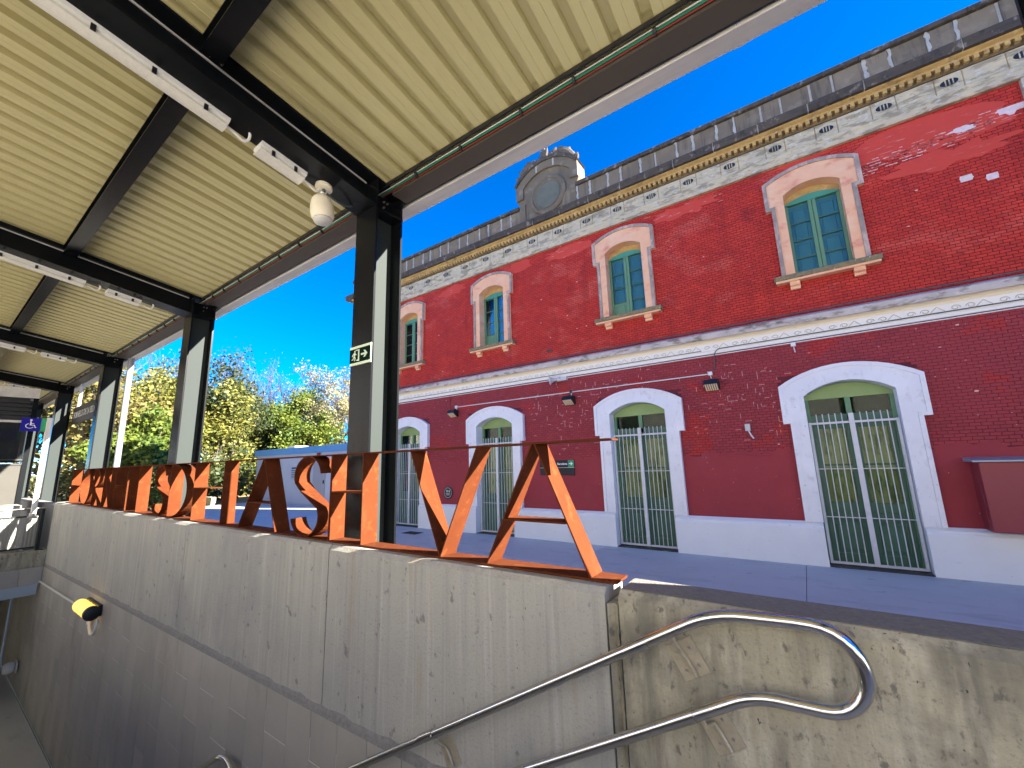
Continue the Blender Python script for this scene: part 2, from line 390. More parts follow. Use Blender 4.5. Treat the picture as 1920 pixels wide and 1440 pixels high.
MB().box(-.35, 6, -1.3, 1.72, -.1, .2).build('landing', 'paving', st)
for i in range(15):
    x1 = -.35 - i * .29; MB().box(x1 - .31, x1, -1.3, 1.72, -2.7, .2 - (i + 1) * .172).build('step', 'paving', st)
tag(MB().box(-24, -4.6, -1.3, 1.72, -2.6, -2.45).build('underpass_floor', 'paving'), kind='structure')
tag(MB().box(-24, -12.72, -1.3, 1.72, -.30, -.08).build('underpass_ceiling', 'concrete'), kind='structure')

# ------------------------------------------------------------------ stair wall
WF = 1.75
sw = thing('stair_wall', (-6, 1.86, 0), 'long board-marked concrete parapet wall of the stairwell carrying the rusted letters', 'wall')
MB().box(-24, -.78, 1.80, 1.94, -2.5, 1.10).build('core', 'mortar_bead', sw)
jx = [-12.56, -8.32, -5.447, -2.81, -.765]
for i in range(len(jx) - 1):
    a, b = jx[i] + .005, jx[i + 1] - .005
    MB().prism([(WF, .13), (WF, 1.128), (WF + .028, 1.155), (1.96, 1.155), (1.96, .13)], a, b, 'X').build('concrete_panel', 'concrete', sw)
# chamfered vertical joint + right part
MB().prism([(-.76, WF - .004), (-.735, WF + .02), (-.715, WF - .004), (-.715, 1.93), (-.76, 1.93)], -.6, 1.10, 'Z').build('joint_strip', 'concrete_warm', sw)
MB().prism([(WF, -1.0), (WF, 1.128), (WF + .03, 1.155), (1.96, 1.155), (1.96, -1.0)], -.71, 7.5, 'X').build('concrete_panel', 'concrete_warm', sw)
MB().box(-2.6, -.76, WF, 1.95, -1.0, .128).build('concrete_panel', 'concrete', sw)
MB().prism([(1.785, 1.156), (1.785, 1.158), (1.955, 1.158), (1.955, 1.156)], -.70, 7.5, 'X').build('rough_top', 'coarse_concrete', sw)
# cement bead over the tiles (slightly falling to the left) built as an uneven strip
bd = MB(); N_ = 130
for i in range(N_):
    xa, xb = -12.55 + i * 11.2 / N_, -12.55 + (i + 1) * 11.2 / N_
    za = -.045 + (xa + 12.55) * .0172; zb = -.045 + (xb + 12.55) * .0172
    ra = .018 + .012 * math.sin(i * 1.7) * math.sin(i * .61); rb = .018 + .012 * math.sin((i + 1) * 1.7) * math.sin((i + 1) * .61)
    bd.quad((xa, WF - .016, za - .012), (xb, WF - .016, zb - .012), (xb, WF - .012, zb + rb), (xa, WF - .012, za + ra))
    bd.quad((xa, WF - .012, za + ra), (xb, WF - .012, zb + rb), (xb, WF + .002, zb + rb + .025), (xa, WF + .002, za + ra + .025))
    bd.quad((xa, WF + .01, za - .012), (xb, WF + .01, zb - .012), (xb, WF - .016, zb - .012), (xa, WF - .016, za - .012))
bd.build('cement_bead', 'mortar_bead', sw, fix=False)
MB().box(-12.55, -2.5, 1.752, 1.79, -.2, .14).build('core_edge', 'concrete', sw)
# tiles
tw = thing('tiled_wall', (-7, 1.75, -1), 'dark brown tall tiles cladding the lower stairwell wall', 'wall')
MB().box(-24, -1.4, 1.7465, 1.80, -2.5, -.06).build('grout_bed', 'grout', tw)
tx = -1.42; k = 0
def tile_top(x): return -.045 + (x + 12.55) * .0172 - .006
while tx > -22:
    top = tile_top(tx - .15) if tx > -12.5 else -.05
    bounds = [top]
    zj = -.19 if k % 2 == 0 else -.49
    zj += (tx + 2.68) * .0165 if tx > -12.6 else -.16
    while zj > -2.45:
        if bounds[-1] - zj > .05: bounds.append(zj)
        zj -= .6
    bounds.append(-2.47)
    for j in range(len(bounds) - 1):
        MB().bbox(tx - .30 + .0025, tx - .0025, WF - .006 + random.uniform(-.0008, .0008), WF + .002, bounds[j + 1] + .002, bounds[j] - .002, .001).build('tile', 'tile', tw, fix=False)
    tx -= .30; k += 1

# opposite stairwell wall (behind the camera side), low
MB_o = MB().prism([(-1.5, -2.5), (-1.5, 1.1), (-1.3, 1.1), (-1.3, -2.5)], -12.5, 6, 'X').build('opposite_wall', 'concrete')
tag(MB_o, 'plain concrete wall along the far side of the stairwell', 'wall')

# underpass portal
po = thing('underpass_portal', (-12.6, .2, 0), 'concrete lintel beam over the dark underpass mouth', 'lintel')
MB().prism([(-12.72, -.05), (-12.56, -.05), (-12.56, .24), (-12.58, .255), (-12.9, .255), (-12.9, -.05)], -1.3, 1.745, 'Y').build('concrete_beam', 'concrete_warm', po)
for i in range(10):
    MB().box(-12.57, -12.55, 1.74 - (i + 1) * .3 + .002, 1.74 - i * .3 - .002, -.37, -.054).build('tile', 'tile', po)
MB().box(-12.72, -12.57, -1.3, 1.742, -.37, -.054).build('backing', 'grout', po)
MB().prism([(-12.62, -.56), (-12.56, -.56), (-12.56, -.372), (-12.62, -.372)], -1.3, 1.70, 'Y').build('steel_plate', 'steel_blue', po)
uw = tag(MB().box(-24, -23.8, -1.3, 1.72, -2.5, 0).box(-24, -12.6, -1.5, -1.3, -2.5, 0).build('underpass_wall', 'tile'), 'dark tiled wall deep inside the underpass', 'wall')
for i, (yy, xx) in enumerate(((1.44, -12.9), (1.16, -12.9))):
    tag(MB().tube([(xx, yy, -.5), (xx, yy, -2.45)], .018, 8).build('guide_rail', 'steel_blue', loc=(xx, yy, -2.45)),
        ['slim pale vertical rail in the underpass mouth, nearer the tiled wall', 'slim pale vertical rail in the underpass mouth, nearer the picture edge'][i], 'rail', 'vertical rails in the underpass mouth')
for i, (yy, zz) in enumerate(((1.62, -2.02), (1.30, -1.50))):
    l = thing('bulkhead_lamp', (-13.4, yy, zz), ['white round lamp low on the dark underpass wall', 'white round lamp at the left edge inside the underpass'][i], 'lamp', 'underpass bulkhead lamps')
    MB().lathe([(.06, 0), (.10, .02), (.11, .10), (.08, .16)], (-13.4, yy + .08, zz), (0, -1, 0), 14).build('globe', 'tunnel_lens', l, True)
    MB().box(-13.5, -13.3, yy + .08, yy + .10, zz - .1, zz + .1).build('back_plate', 'lamp_white', l)

# yellow wall lamp
yl = thing('wall_lamp', (-8.2, 1.66, -.13), 'glowing yellow drum lamp on the tiled stairwell wall', 'lamp')
MB().lathe([(.065, 0), (.082, .02), (.082, .10), (.086, .105), (.086, .115), (.082, .12), (.082, .30), (.086, .305), (.086, .315), (.082, .32), (.082, .50), (.086, .505), (.086, .515), (.082, .52), (.082, .62), (.08, .64)], (-8.78, 1.64, -.14), (1, 0, 0), 18).build('lens', 'amber_lens', yl, True)
MB().lathe([(.080, 0), (.090, .01), (.090, .06), (.07, .075)], (-8.14, 1.64, -.14), (1, 0, 0), 18).build('end_cap', 'black', yl, True)
MB().box(-8.76, -8.10, 1.70, 1.741, -.20, -.06).build('back_plate', 'black', yl)
MB().tube([(-8.05, 1.70, -.22), (-8.05, 1.69, -.33), (-8.14, 1.69, -.42), (-8.28, 1.69, -.44), (-8.38, 1.69, -.38), (-8.42, 1.69, -.28)], .018, 8).build('conduit_loop', 'lamp_white', yl, True)
MB().tube([(-8.5, 1.715, -.245), (-8.5, 1.715, -.36)], .035, 10).build('cable_gland', 'lamp_white', yl)
tag(MB().tube([(-8.5, 1.72, -.24), (-12.55, 1.72, -.33)], .014, 8).build('conduit', 'lamp_white'), 'thin conduit along the tiled stairwell wall to the yellow lamp', 'conduit')

# ------------------------------------------------------------------ handrail
HY = 1.665
def smooth_path(pts, r=.12, n=6):
    out = [Vector(pts[0])]
    for i in range(1, len(pts) - 1):
        p = Vector(pts[i]); a = (Vector(pts[i - 1]) - p); b = (Vector(pts[i + 1]) - p)
        d = min(r, a.length * .5, b.length * .5); A = p + a.normalized() * d; B = p + b.normalized() * d
        for k in range(n + 1):
            t = k / n; out.append(A * (1 - t) ** 2 + p * 2 * t * (1 - t) + B * t * t)
    out.append(Vector(pts[-1])); return out
hr = thing('handrail', (-1.2, HY, .6), 'double stainless steel handrail ending in a rounded loop on the stair wall', 'handrail')
sl_ = .572
up = [(-3.0, HY, 1.145 - sl_ * 2.66), (-.34, HY, 1.145)]
loop = [(-.34, HY, 1.150), (-.20, HY, 1.170), (-.06, HY, 1.170)]
ca = [(-.055 + .118 * math.sin(a), HY, 1.053 + .118 * math.cos(a)) for a in [math.pi * i / 14 for i in range(15)]]
lowp = [(-.22, HY, .925), (-.33, HY, .872), (-2.4, HY, .872 - sl_ * 2.07)]
rail = smooth_path([up[0], (-.335, HY, 1.157), (-.10, HY, 1.171)], .10) + [Vector(p) for p in ca] + smooth_path([(-.10, HY, .934), (-.235, HY, .928), lowp[2]], .08)[1:]
MB().tube(rail, .0205, 16).build('rail', 'stainless', hr, True)
for (x, z) in ((-.62, 1.157 - sl_ * .285), (-1.74, 1.157 - sl_ * 1.405)):
    d = Vector((1, 0, sl_)).normalized()
    MB().tube([Vector((x, HY, z - .002)) - d * .055, Vector((x, HY, z - .002)) + d * .055], .0222, 16).build('sleeve', 'stainless', hr, True)
for (x, z) in ((-.47, .928 - sl_ * .235),):
    d = Vector((1, 0, sl_)).normalized()
    MB().tube([Vector((x, HY, z)) - d * .05, Vector((x, HY, z)) + d * .05], .0222, 16).build('sleeve', 'stainless', hr, True)
def bracket(x, z, ox=.022, oz=-.118):
    # plate on the wall, leaning with the slope, and a bent rod up to the rail
    c = Vector((x + ox, WF - .003, z + oz)); d = Vector((1, 0, sl_)).normalized(); n = Vector((-d.z, 0, d.x))
    m_ = MB(); w_, h_ = .052, .062
    q = [c - d * w_ - n * h_, c + d * w_ - n * h_, c + d * w_ + n * h_, c - d * w_ + n * h_]
    m_.prism([(p.x, p.z) for p in q], WF - .006, WF - .0005, 'Y')
    pl = m_.build('bracket', 'plate_steel', hr)
    MB().tube([(x - .005, HY, z - .018), (x + .002, HY + .006, z - .045), tuple(c + n * .035 + Vector((0, -.022, 0))), tuple(c + Vector((0, -.012, 0))), tuple(c - n * .058 + Vector((0, -.010, 0)))], .0068, 8).build('rod', 'plate_steel', pl, True)
    for (a, b) in ((-.026, -.03), (.026, -.03), (-.026, .03), (.026, .03)):
        p = c + d * a + n * b
        MB().lathe([(.006, 0), (.005, .002)], (p.x, WF - .006, p.z), (0, -1, 0), 10).build('screw', 'bolt', pl)
bracket(-.475, 1.157 - sl_ * .14); bracket(-1.68, 1.157 - sl_ * 1.345); bracket(-.40, .928 - sl_ * .165, .035, -.085); bracket(-1.95, .928 - sl_ * 1.715)
h2 = thing('handrail', (-4.2, HY, -.6), 'lower handrail end rising into view at the bottom of the tiled wall', 'handrail')
MB().tube(smooth_path([(-5.6, HY, -1.42), (-4.0, HY, -.475), (-3.86, HY, -.46), (-3.74, HY, -.56), (-3.78, HY, -.68), (-5.4, HY, -1.6)], .09), .0205, 14).build('rail', 'stainless', h2, True)

# ------------------------------------------------------------------ rusted letter sign
SY0, SY1 = 1.822, 1.952; Z0, Z1 = 1.158, 1.782
ls = thing('letter_sign', (-6.4, 1.89, 1.155), 'rusted corten steel station name FORNELLS DE LA SELVA standing on the concrete wall', 'sign')
T = .008
MB().box(-12.05, -3.45, SY0, SY1, Z0, Z0 + .010).build('base_plate', 'corten', ls)
MB().box(-3.446, -.74, SY0, SY1, Z0, Z0 + .010).build('base_plate', 'corten', ls)
MB().box(-12.05, -.735, SY0, SY1, Z1, Z1 + .008).build('top_rail', 'corten', ls)
zb, zt = Z0 + .010, Z1
def strip(m_, pts, closed=False, th=T):
    """a plate following pts (x,z), extruded through the sign's depth"""
    pts = [Vector((p[0], p[1])) for p in pts]; n = len(pts)
    L_, R2 = [], []
    for i in range(n):
        a = pts[(i - 1) % n] if (i > 0 or closed) else pts[i]; b = pts[(i + 1) % n] if (i < n - 1 or closed) else pts[i]
        t = (b - a).normalized(); nn = Vector((-t.y, t.x)) * th / 2
        L_.append(pts[i] + nn); R2.append(pts[i] - nn)
    idx = range(n if closed else n - 1)
    for i in idx:
        j = (i + 1) % n
        for (A, B) in ((L_[i], L_[j]), (R2[j], R2[i])):
            m_.quad((A.x, SY0, A.y), (B.x, SY0, B.y), (B.x, SY1, B.y), (A.x, SY1, A.y))
        for y in (SY0, SY1):
            m_.quad((L_[i].x, y, L_[i].y), (R2[i].x, y, R2[i].y), (R2[j].x, y, R2[j].y), (L_[j].x, y, L_[j].y))
    if not closed:
        for i in (0, n - 1):
            m_.quad((L_[i].x, SY0, L_[i].y), (R2[i].x, SY0, R2[i].y), (R2[i].x, SY1, R2[i].y), (L_[i].x, SY1, L_[i].y))
    return m_
H = zt - zb
def ell(cx, cz, rx, rz, a0, a1, n=18): return [(cx + rx * math.cos(R_(a0 + (a1 - a0) * i / n)), cz + rz * math.sin(R_(a0 + (a1 - a0) * i / n))) for i in range(n + 1)]
def L_stem(x): return [[(x, zb), (x, zt)]]
def L_A(x0, x1, xa): zc = zb + H * .375; t = .375; return [[(x0, zb), (xa, zt)], [(x1, zb), (xa + .02, zt)], [(x0 + (xa - x0) * t + .006, zc), (x1 + (xa - x1) * t - .006, zc)]]
def L_V(x0, x1, xb): return [[(x0, zt), (xb, zb)], [(x1, zt), (xb + .004, zb)]]
def L_E(x, wd): return [[(x, zb), (x, zt)], [(x + T, zb + H * .56), (x + wd, zb + H * .56)]]
def L_S(x0, x1):
    c = (x0 + x1) / 2; wd = (x1 - x0) / 2
    top = ell(c + .01, zt - H * .25, wd * .92, H * .25, 8, 200, 18)
    bot = ell(c - .01, zb + H * .25, wd * .95, H * .25, 25, -168, 18)
    return [top + [(c - wd * .35, zb + H * .55)] + bot]
def L_O(x0, x1): return [ell((x0 + x1) / 2, (zb + zt) / 2, (x1 - x0) / 2, H / 2 - .002, 0, 360, 32)[:-1]]
def L_D(x0, x1): return [[(x0, zb), (x0, zt)], [(x0, zt - .004)] + ell(x0 + .05, (zb + zt) / 2, x1 - x0 - .05, H / 2 - .004, 90, -90, 22) + [(x0, zb + .004)]]
def L_R(x0, x1): return [[(x0, zb), (x0, zt)], [(x0, zt - .004)] + ell(x0 + .10, zt - H * .25, x1 - x0 - .16, H * .25 - .004, 90, -90, 14) + [(x0, zb + H * .5)], [(x0 + .16, zb + H * .5), (x1, zb)]]
def L_N(x0, x1): return [[(x0, zb), (x0, zt)], [(x0, zt), (x1, zb)], [(x1, zb), (x1, zt)]]
def L_F(x0, wd): return [[(x0, zb), (x0, zt)], [(x0 + T, zb + H * .53), (x0 + wd, zb + H * .53)]]
letters = [L_F(-11.75, .42), L_O(-10.95, -10.30), L_R(-10.05, -9.62), L_N(-9.40, -8.98), L_E(-8.72, .40), L_stem(-8.10), L_stem(-7.58), L_S(-6.95, -6.52),
           L_D(-6.35, -5.80), L_E(-5.60, .40), L_stem(-4.84), L_A(-4.44, -3.74, -4.03), L_S(-3.50, -3.08), L_E(-2.95, .38), L_stem(-2.56), L_V(-2.07, -1.52, -1.81), L_A(-1.46, -.865, -1.155)]
names = 'FORNELLSDELASELVA'
for strokes, nm in zip(letters, names):
    m_ = MB()
    for s_ in strokes: strip(m_, s_, closed=(nm == 'O'))
    m_.build('letter', 'corten', ls, fix=True)

# ------------------------------------------------------------------ canopy
cx0 = [(.97, 1.26), (-3.17, -2.89), (-7.58, -7.25), (-12.55, -12.22), (-17.45, -17.12), (-22.3, -22.0)]
CW = .29
cp = thing('platform_canopy', (-8, 0, 0), 'dark steel platform canopy with ribbed cream underside', 'canopy')
def zbot(y): return 4.02 + .163 * (2.1 - y)
def ztop(y): return 4.315 + .152 * (2.1 - y)
TF = .02
def make_col(xr, y0=2.10, y1=2.40, z1=4.0):
    xl = xr - CW; xc = xr - CW / 2
    col = MB()
    col.box(xl, xr, y0, y0 + TF, 0, z1).box(xl, xr, y1 - TF, y1, 0, z1)
    o = col.build('column', 'anthracite', cp)
    MB().box(xc - .007, xc + .007, y0 + TF, y1 - TF, .02, z1).build('web', 'galv', o)
    MB().box(xl, xr, y0 - .005, y1 + .005, z1, z1 + .018).build('cap_plate', 'anthracite', o)
    MB().box(xl - .06, xr + .06, y0 - .06, y1 + .06, .0, .022).build('base_plate', 'anthracite', o)
    return o
for (a, b) in cx0:
    make_col(b)
def make_beam(xr):
    xl = xr - CW; xc = xr - CW / 2; ya, yb = -3.3, 2.10
    m_ = MB()
    m_.prism([(ya, zbot(ya)), (yb, zbot(yb)), (yb, zbot(yb) + .02), (ya, zbot(ya) + .02)], xl, xr, 'X')
    m_.prism([(ya, ztop(ya) - .02), (2.40, ztop(2.40) - .02), (2.40, ztop(2.40)), (ya, ztop(ya))], xl, xr, 'X')
    m_.prism([(ya, zbot(ya) + .02), (yb, zbot(yb) + .02), (yb, ztop(yb) - .02), (ya, ztop(ya) - .02)], xc - .006, xc + .006, 'X')
    b_ = m_.build('beam', 'anthracite', cp)
    MB().prism([(ya, ztop(ya) - .034), (2.08, ztop(2.08) - .034), (2.08, ztop(2.08) - .022), (ya, ztop(ya) - .022)], xc + .007, xc + .016, 'X').build('highlight_strip', 'gutter_metal', b_)  # pale strip imitating the bright reflection where web meets top flange
    # knee: the column runs up through the beam as a stiffened panel
    k_ = MB()
    k_.box(xl, xr, 2.10, 2.12, 4.018, ztop(2.1) - .024).box(xl, xr, 2.38, 2.40, 4.018, ztop(2.4) - .024).box(xc - .007, xc + .007, 2.12, 2.38, 4.018, ztop(2.4) - .024)
    k_.build('knee', 'anthracite', b_)
    for dy in (.79, .86):
        for s_ in (-.09, .075):
            MB().lathe([(.013, 0), (.013, .012), (.007, .013), (.007, .028)], (xc + s_, dy, ztop(dy) - .021), (0, 0, -1), 6).build('bolt', 'bolt', b_)
    for (dy, dz) in ((2.28, 4.20), (2.32, 4.20), (2.28, 4.14)):
        MB().lathe([(.011, 0), (.011, .01), (.006, .011), (.006, .022)], (xc + .008, dy, dz), (1, 0, 0), 6).build('bolt', 'bolt', b_)
    return b_
for (a, b) in cx0: make_beam(b)
# purlin between beams
edges = [b for a, b in cx0]
py = .78
for i in range(len(edges) - 1):
    xa, xb = edges[i + 1] + .002, edges[i] - CW - .002
    m_ = MB(); z = ztop(py)
    m_.box(xa, xb, py - .065, py + .065, z - .010, z).box(xa, xb, py - .004, py + .004, z - .11, z - .010).box(xa, xb, py - .065, py + .065, z - .12, z - .11)
    m_.box(xb - .01, xb, py - .075, py + .075, z - .13, z - .002)
    m_.build('purlin', 'anthracite', cp)
z = ztop(py); MB().box(1.14, 3.2, py - .065, py + .065, z - .12, z).build('purlin', 'anthracite', cp)
# ribbed roof sheets: pitch .20, five ribs a sheet
def zdeck(y): return ztop(y) + .004
sheet = MB()
prof = []
for r in range(5):
    x = r * .2
    prof += [(x, .0), (x + .122, .0), (x + .130, .055), (x + .192, .055)]
prof.append((1.0, 0.0))
prof2 = []
for (x, z) in prof:
    prof2.append((x, z))
ya, yb = -3.4, 2.44
for i in range(len(prof2) - 1):
    (xa, za), (xb, zb_) = prof2[i], prof2[i + 1]
    sheet.quad((xa, ya, zdeck(ya) + za), (xb, ya, zdeck(ya) + zb_), (xb, yb, zdeck(yb) + zb_), (xa, yb, zdeck(yb) + za))
# small stiffening beads in the wide flats
for r in range(5):
    for o_ in (.058,):
        x = r * .2 + o_
        sheet.quad((x - .004, ya, zdeck(ya)), (x, ya, zdeck(ya) - .003), (x, yb, zdeck(yb) - .003), (x - .004, yb, zdeck(yb)))
        sheet.quad((x, ya, zdeck(ya) - .003), (x + .004, ya, zdeck(ya)), (x + .004, yb, zdeck(yb)), (x, yb, zdeck(yb) - .003))
s0 = None
for i in range(28):
    if s0 is None:
        sheet.v = [(v[0] - 24.0, v[1], v[2]) for v in sheet.v]
        s0 = sheet.build('roof_sheet', 'deck', cp, fix=False)
    else:
        put(s0, 'roof_sheet', cp, (i * 1.0, 0, 0))
MB().prism([(-3.4, zdeck(-3.4) + .06), (2.44, zdeck(2.44) + .06), (2.44, zdeck(2.44) + .075), (-3.4, zdeck(-3.4) + .075)], -24, 4, 'X').build('top_skin', 'gutter_metal', cp)
# edge channel, closing strips and gutter
for i in range(len(edges) - 1):
    xa, xb = edges[i + 1] + .004, edges[i] - CW - .004
    MB().prism([(2.30, 4.235), (2.44, 4.235), (2.44, 4.215), (2.27, 4.215), (2.27, 4.232), (2.29, 4.30), (2.30, 4.30)], xa, xb, 'X').build('edge_channel', 'warm_bounce_steel', cp)
MB().prism([(2.44, 4.22), (2.455, 4.22), (2.455, 4.42), (2.44, 4.42)], -24, 4, 'X').build('edge_web', 'black', cp)
MB().prism([(2.20, zdeck(2.2) - .035), (2.215, zdeck(2.2) - .035), (2.215, zdeck(2.2) - .002), (2.20, zdeck(2.2) - .002)], -24, 4, 'X').build('edge_strip', 'black', cp)
for i in range(7):
    xa = -24 + i * 4.0
    MB().prism([(2.475, 4.21), (2.475, 4.40), (2.485, 4.40), (2.485, 4.22), (2.645, 4.249), (2.645, 4.50), (2.655, 4.50), (2.655, 4.240), (2.48, 4.205)], xa + .0008, xa + 3.9992, 'X').build('gutter', 'gutter_metal', cp)
for i in range(1, 7):
    xa = -24 + i * 4.0
    MB().prism([(2.476, 4.202), (2.658, 4.2365), (2.660, 4.2490), (2.652, 4.2485), (2.478, 4.214)], xa - .035, xa + .035, 'X').build('gutter_joint', 'gutter_metal', cp)
# beam end wall at the far left
MB().box(-24.2, -24.05, -3.3, 2.4, 3.9, 4.5).build('end_fascia', 'gutter_metal', cp)
dp = MB().tube([(-12.08, 2.5, 4.25), (-12.08, 2.5, 0)], .055, 14)
tag(dp.build('downpipe', 'pipe_grey', loc=(-12.08, 2.5, 0), smooth=True), 'round grey downpipe behind the third canopy column', 'downpipe')
# cables tied along the canopy edge
for nm, yy, zz, m_, lab in (('cable', 2.255, 4.262, 'cable_green', 'green cable clipped along the canopy edge channel'), ('cable', 2.262, 4.243, 'cable_red', 'red cable clipped along the canopy edge channel'), ('cable', 2.245, 4.272, 'cable_white', 'thin pale cable beside the green cable on the canopy edge')):
    pts = [(x, yy + random.uniform(-.002, .002), zz + random.uniform(-.003, .003)) for x in [-23.5 + .5 * i for i in range(54)]]
    c_ = MB().tube(pts, (.009 if m_ == 'cable_green' else .0055) if m_ != 'cable_white' else .004, 6).build('cable', m_, smooth=True); tag(c_, lab, 'cable', 'cables along the canopy edge')
ties = thing('cable_tie_row', (-8, 2.26, 4.25), 'row of black ties around the cables at the canopy edge', 'cable ties')
tm = None
for i in range(38):
    x = -16 + i * .5 + random.uniform(-.1, .1)
    if tm is None: tm = MB().lathe([(.026, 0), (.028, .004), (.028, .014), (.026, .018)], (x, 2.255, 4.256), (1, 0, 0), 8).build('tie', 'black', ties); x0_ = x
    else: put(tm, 'tie', ties, (x - x0_, 0, 0))

# lamps under the beams
def beam_lamp(y0, y1, xr, name, label, grp, wide=.115):
    x = xr - CW + .035
    dirv = Vector((0, 1, -.163)).normalized(); n = Vector((0, .163, 1)).normalized()
    za = zbot(y0) - .03
    l = thing(name, (x, (y0 + y1) / 2, zbot((y0 + y1) / 2)), label, 'lamp', grp)
    a = Vector((x, y0, zbot(y0) - .038)); b = Vector((x, y1, zbot(y1) - .038))
    def pr_(hw, zlo, zhi, e=0.0):
        m_ = MB(); A = a - dirv * e; B = b + dirv * e; k0 = len(m_.v)
        cs = [(-hw, zhi), (hw, zhi), (hw, zlo + .015), (hw * .55, zlo), (-hw * .55, zlo), (-hw, zlo + .015)]
        for P_ in (A, B):
            for (dx, dz) in cs: m_.v.append(tuple(P_ + Vector((dx, 0, 0)) + n * dz))
        k = len(cs)
        m_.f.append(tuple(range(k))); m_.f.append(tuple(range(2 * k - 1, k - 1, -1)))
        for i in range(k): j = (i + 1) % k; m_.f.append((i, k + i, k + j, j))
        return m_
    pr_(wide / 2, -.012, .035, .004).build('housing', 'lamp_white', l)
    pr_(wide / 2 - .008, -.045, -.0125).build('diffuser', 'lamp_lens', l, True)
    nclip = max(2, int((y1 - y0) / .28))
    for i in range(nclip):
        p = a + (b - a) * ((i + .5) / nclip)
        MB().box(p.x + wide / 2 - .006, p.x + wide / 2 + .004, p.y - .012, p.y + .012, p.z - .03, p.z + .012).build('clip', 'black', l)
    e = b + dirv * .0
    MB().tube(smooth_path([tuple(e), tuple(e + dirv * .05 + Vector((0, 0, -.005))), tuple(e + dirv * .13 + Vector((0, 0, -.03))), tuple(e + dirv * .16 + Vector((.01, 0, .02))), tuple(e + dirv * .14 + Vector((.05, 0, .05)))], .03, 4), .010, 8).build('flex_cable', 'lamp_white', l, True)
    return l
ords = ['nearest', 'second', 'third', 'fourth', 'fifth']
for i, e in enumerate(edges[1:6]):
    beam_lamp(-.45, .98, e, 'tube_light', 'long white tube light under the %s visible canopy beam' % ords[i], 'tube lights under the beams')
    beam_lamp(1.20, 1.55, e, 'emergency_light', 'short white emergency light under the %s visible canopy beam' % ords[i], 'emergency lights under the beams', .135)

# hanging loudspeaker
sp = thing('capsule_loudspeaker', (-3.08, 1.72, 4.04), 'white capsule loudspeaker hanging from the nearest canopy beam', 'loudspeaker')
cx, cy = -3.10, 1.72; zc_ = zbot(cy)
MB().lathe([(.066, 0), (.070, .004), (.070, .024), (.060, .030), (.02, .032)], (cx, cy, zc_ - .001), (0, -.16, -1), 24).build('ceiling_rose', 'warm_white', sp, True)
MB().tube([(cx, cy, zc_ - .03), (cx, cy - .005, zc_ - .075)], .014, 12).build('stem', 'cable_dark', sp)
MB().tube([(cx - .012, cy - .012, zc_ - .06), (cx + .012, cy - .006, zc_ - .085)], .013, 10).build('joint', 'lamp_white', sp)
axv = Vector((.05, .10, -1)).normalized()
prof = [(.012, 0)] + [(.086 * math.sin(R_(t)), .080 * (1 - math.cos(R_(t)))) for t in (15, 30, 45, 60, 75, 90)] + [(.094, .115), (.096, .165), (.090, .205), (.080, .222)]
MB().lathe(prof, (cx - .02, cy - .012, zc_ - .085), axv, 26).build('body', 'warm_white', sp, True)
MB().lathe([(.076, .2225), (.078, .235), (.068, .250), (.04, .262), (.005, .266)], (cx - .02, cy - .012, zc_ - .085), axv, 26).build('grille', 'gutter_metal', sp, True)
MB().tube(smooth_path([(cx + .01, cy + .02, zc_ - .06), (cx + .02, cy + .10, zc_ - .10), (cx + .01, cy + .2, zc_ - .09), (cx, cy + .27, zc_ - .05)], .05), .008, 8).build('cable', 'cable_dark', sp, True)

# exit sign on the first visible column
ex = thing('exit_sign', (-3.03, 2.095, 2.64), 'green exit sign with running figure and arrow on the nearest column', 'sign')
MB().box(-3.178, -2.885, 2.088, 2.098, 2.555, 2.725).build('plate', 'exit_pale', ex)
MB().box(-3.176, -2.887, 2.085, 2.0885, 2.578, 2.702).build('panel', 'exit_green', ex)
y_ = 2.082
pic = MB()
def flat(m_, pts, ya=2.0815, yb=2.0853): m_.prism(pts, ya, yb, 'Y')
flat(pic, [(-3.075, 2.592), (-3.035, 2.585), (-3.035, 2.69), (-3.085, 2.69), (-3.085, 2.682), (-3.05, 2.682), (-3.05, 2.60), (-3.075, 2.60)])
pic.lathe([(.008, 0), (.008, .0035)], (-3.098, 2.0815, 2.676), (0, 1, 0), 12)
flat(pic, [(-3.112, 2.664), (-3.096, 2.666), (-3.086, 2.655), (-3.074, 2.648), (-3.076, 2.642), (-3.09, 2.647), (-3.097, 2.632), (-3.086, 2.618), (-3.094, 2.592), (-3.102, 2.594), (-3.098, 2.615), (-3.11, 2.625), (-3.118, 2.606), (-3.14, 2.602), (-3.141, 2.609), (-3.124, 2.612), (-3.112, 2.64), (-3.113, 2.653), (-3.126, 2.644), (-3.132, 2.632), (-3.138, 2.636), (-3.13, 2.652)])
pic.build('running_figure', 'exit_pale', ex)
ar = MB()
flat(ar, [(-3.01, 2.632), (-2.955, 2.632), (-2.975, 2.610), (-2.955, 2.610), (-2.922, 2.640), (-2.955, 2.670), (-2.975, 2.670), (-2.955, 2.648), (-3.01, 2.648)])
ar.build('arrow', 'exit_pale', ex)

# hanging station name sign
hs_ = thing('hanging_name_sign', (-15.3, 2.47, 3.4), 'dark hanging sign with the station name in white under the canopy edge', 'sign')
MB().box(-17.0, -13.7, 2.44, 2.50, 3.10, 3.56).build('board', 'sign_dark', hs_)
text('FORNELLS DE LA SELVA', .24, 'white_print', hs_, (-16.85, 2.437, 3.25), (1, 0, 0), (0, 0, 1), bold=.003)
for x in (-16.6, -14.0): MB().tube([(x, 2.47, 3.53), (x, 2.47, 4.3)], .035, 10).build('hanger', 'white_metal', hs_)

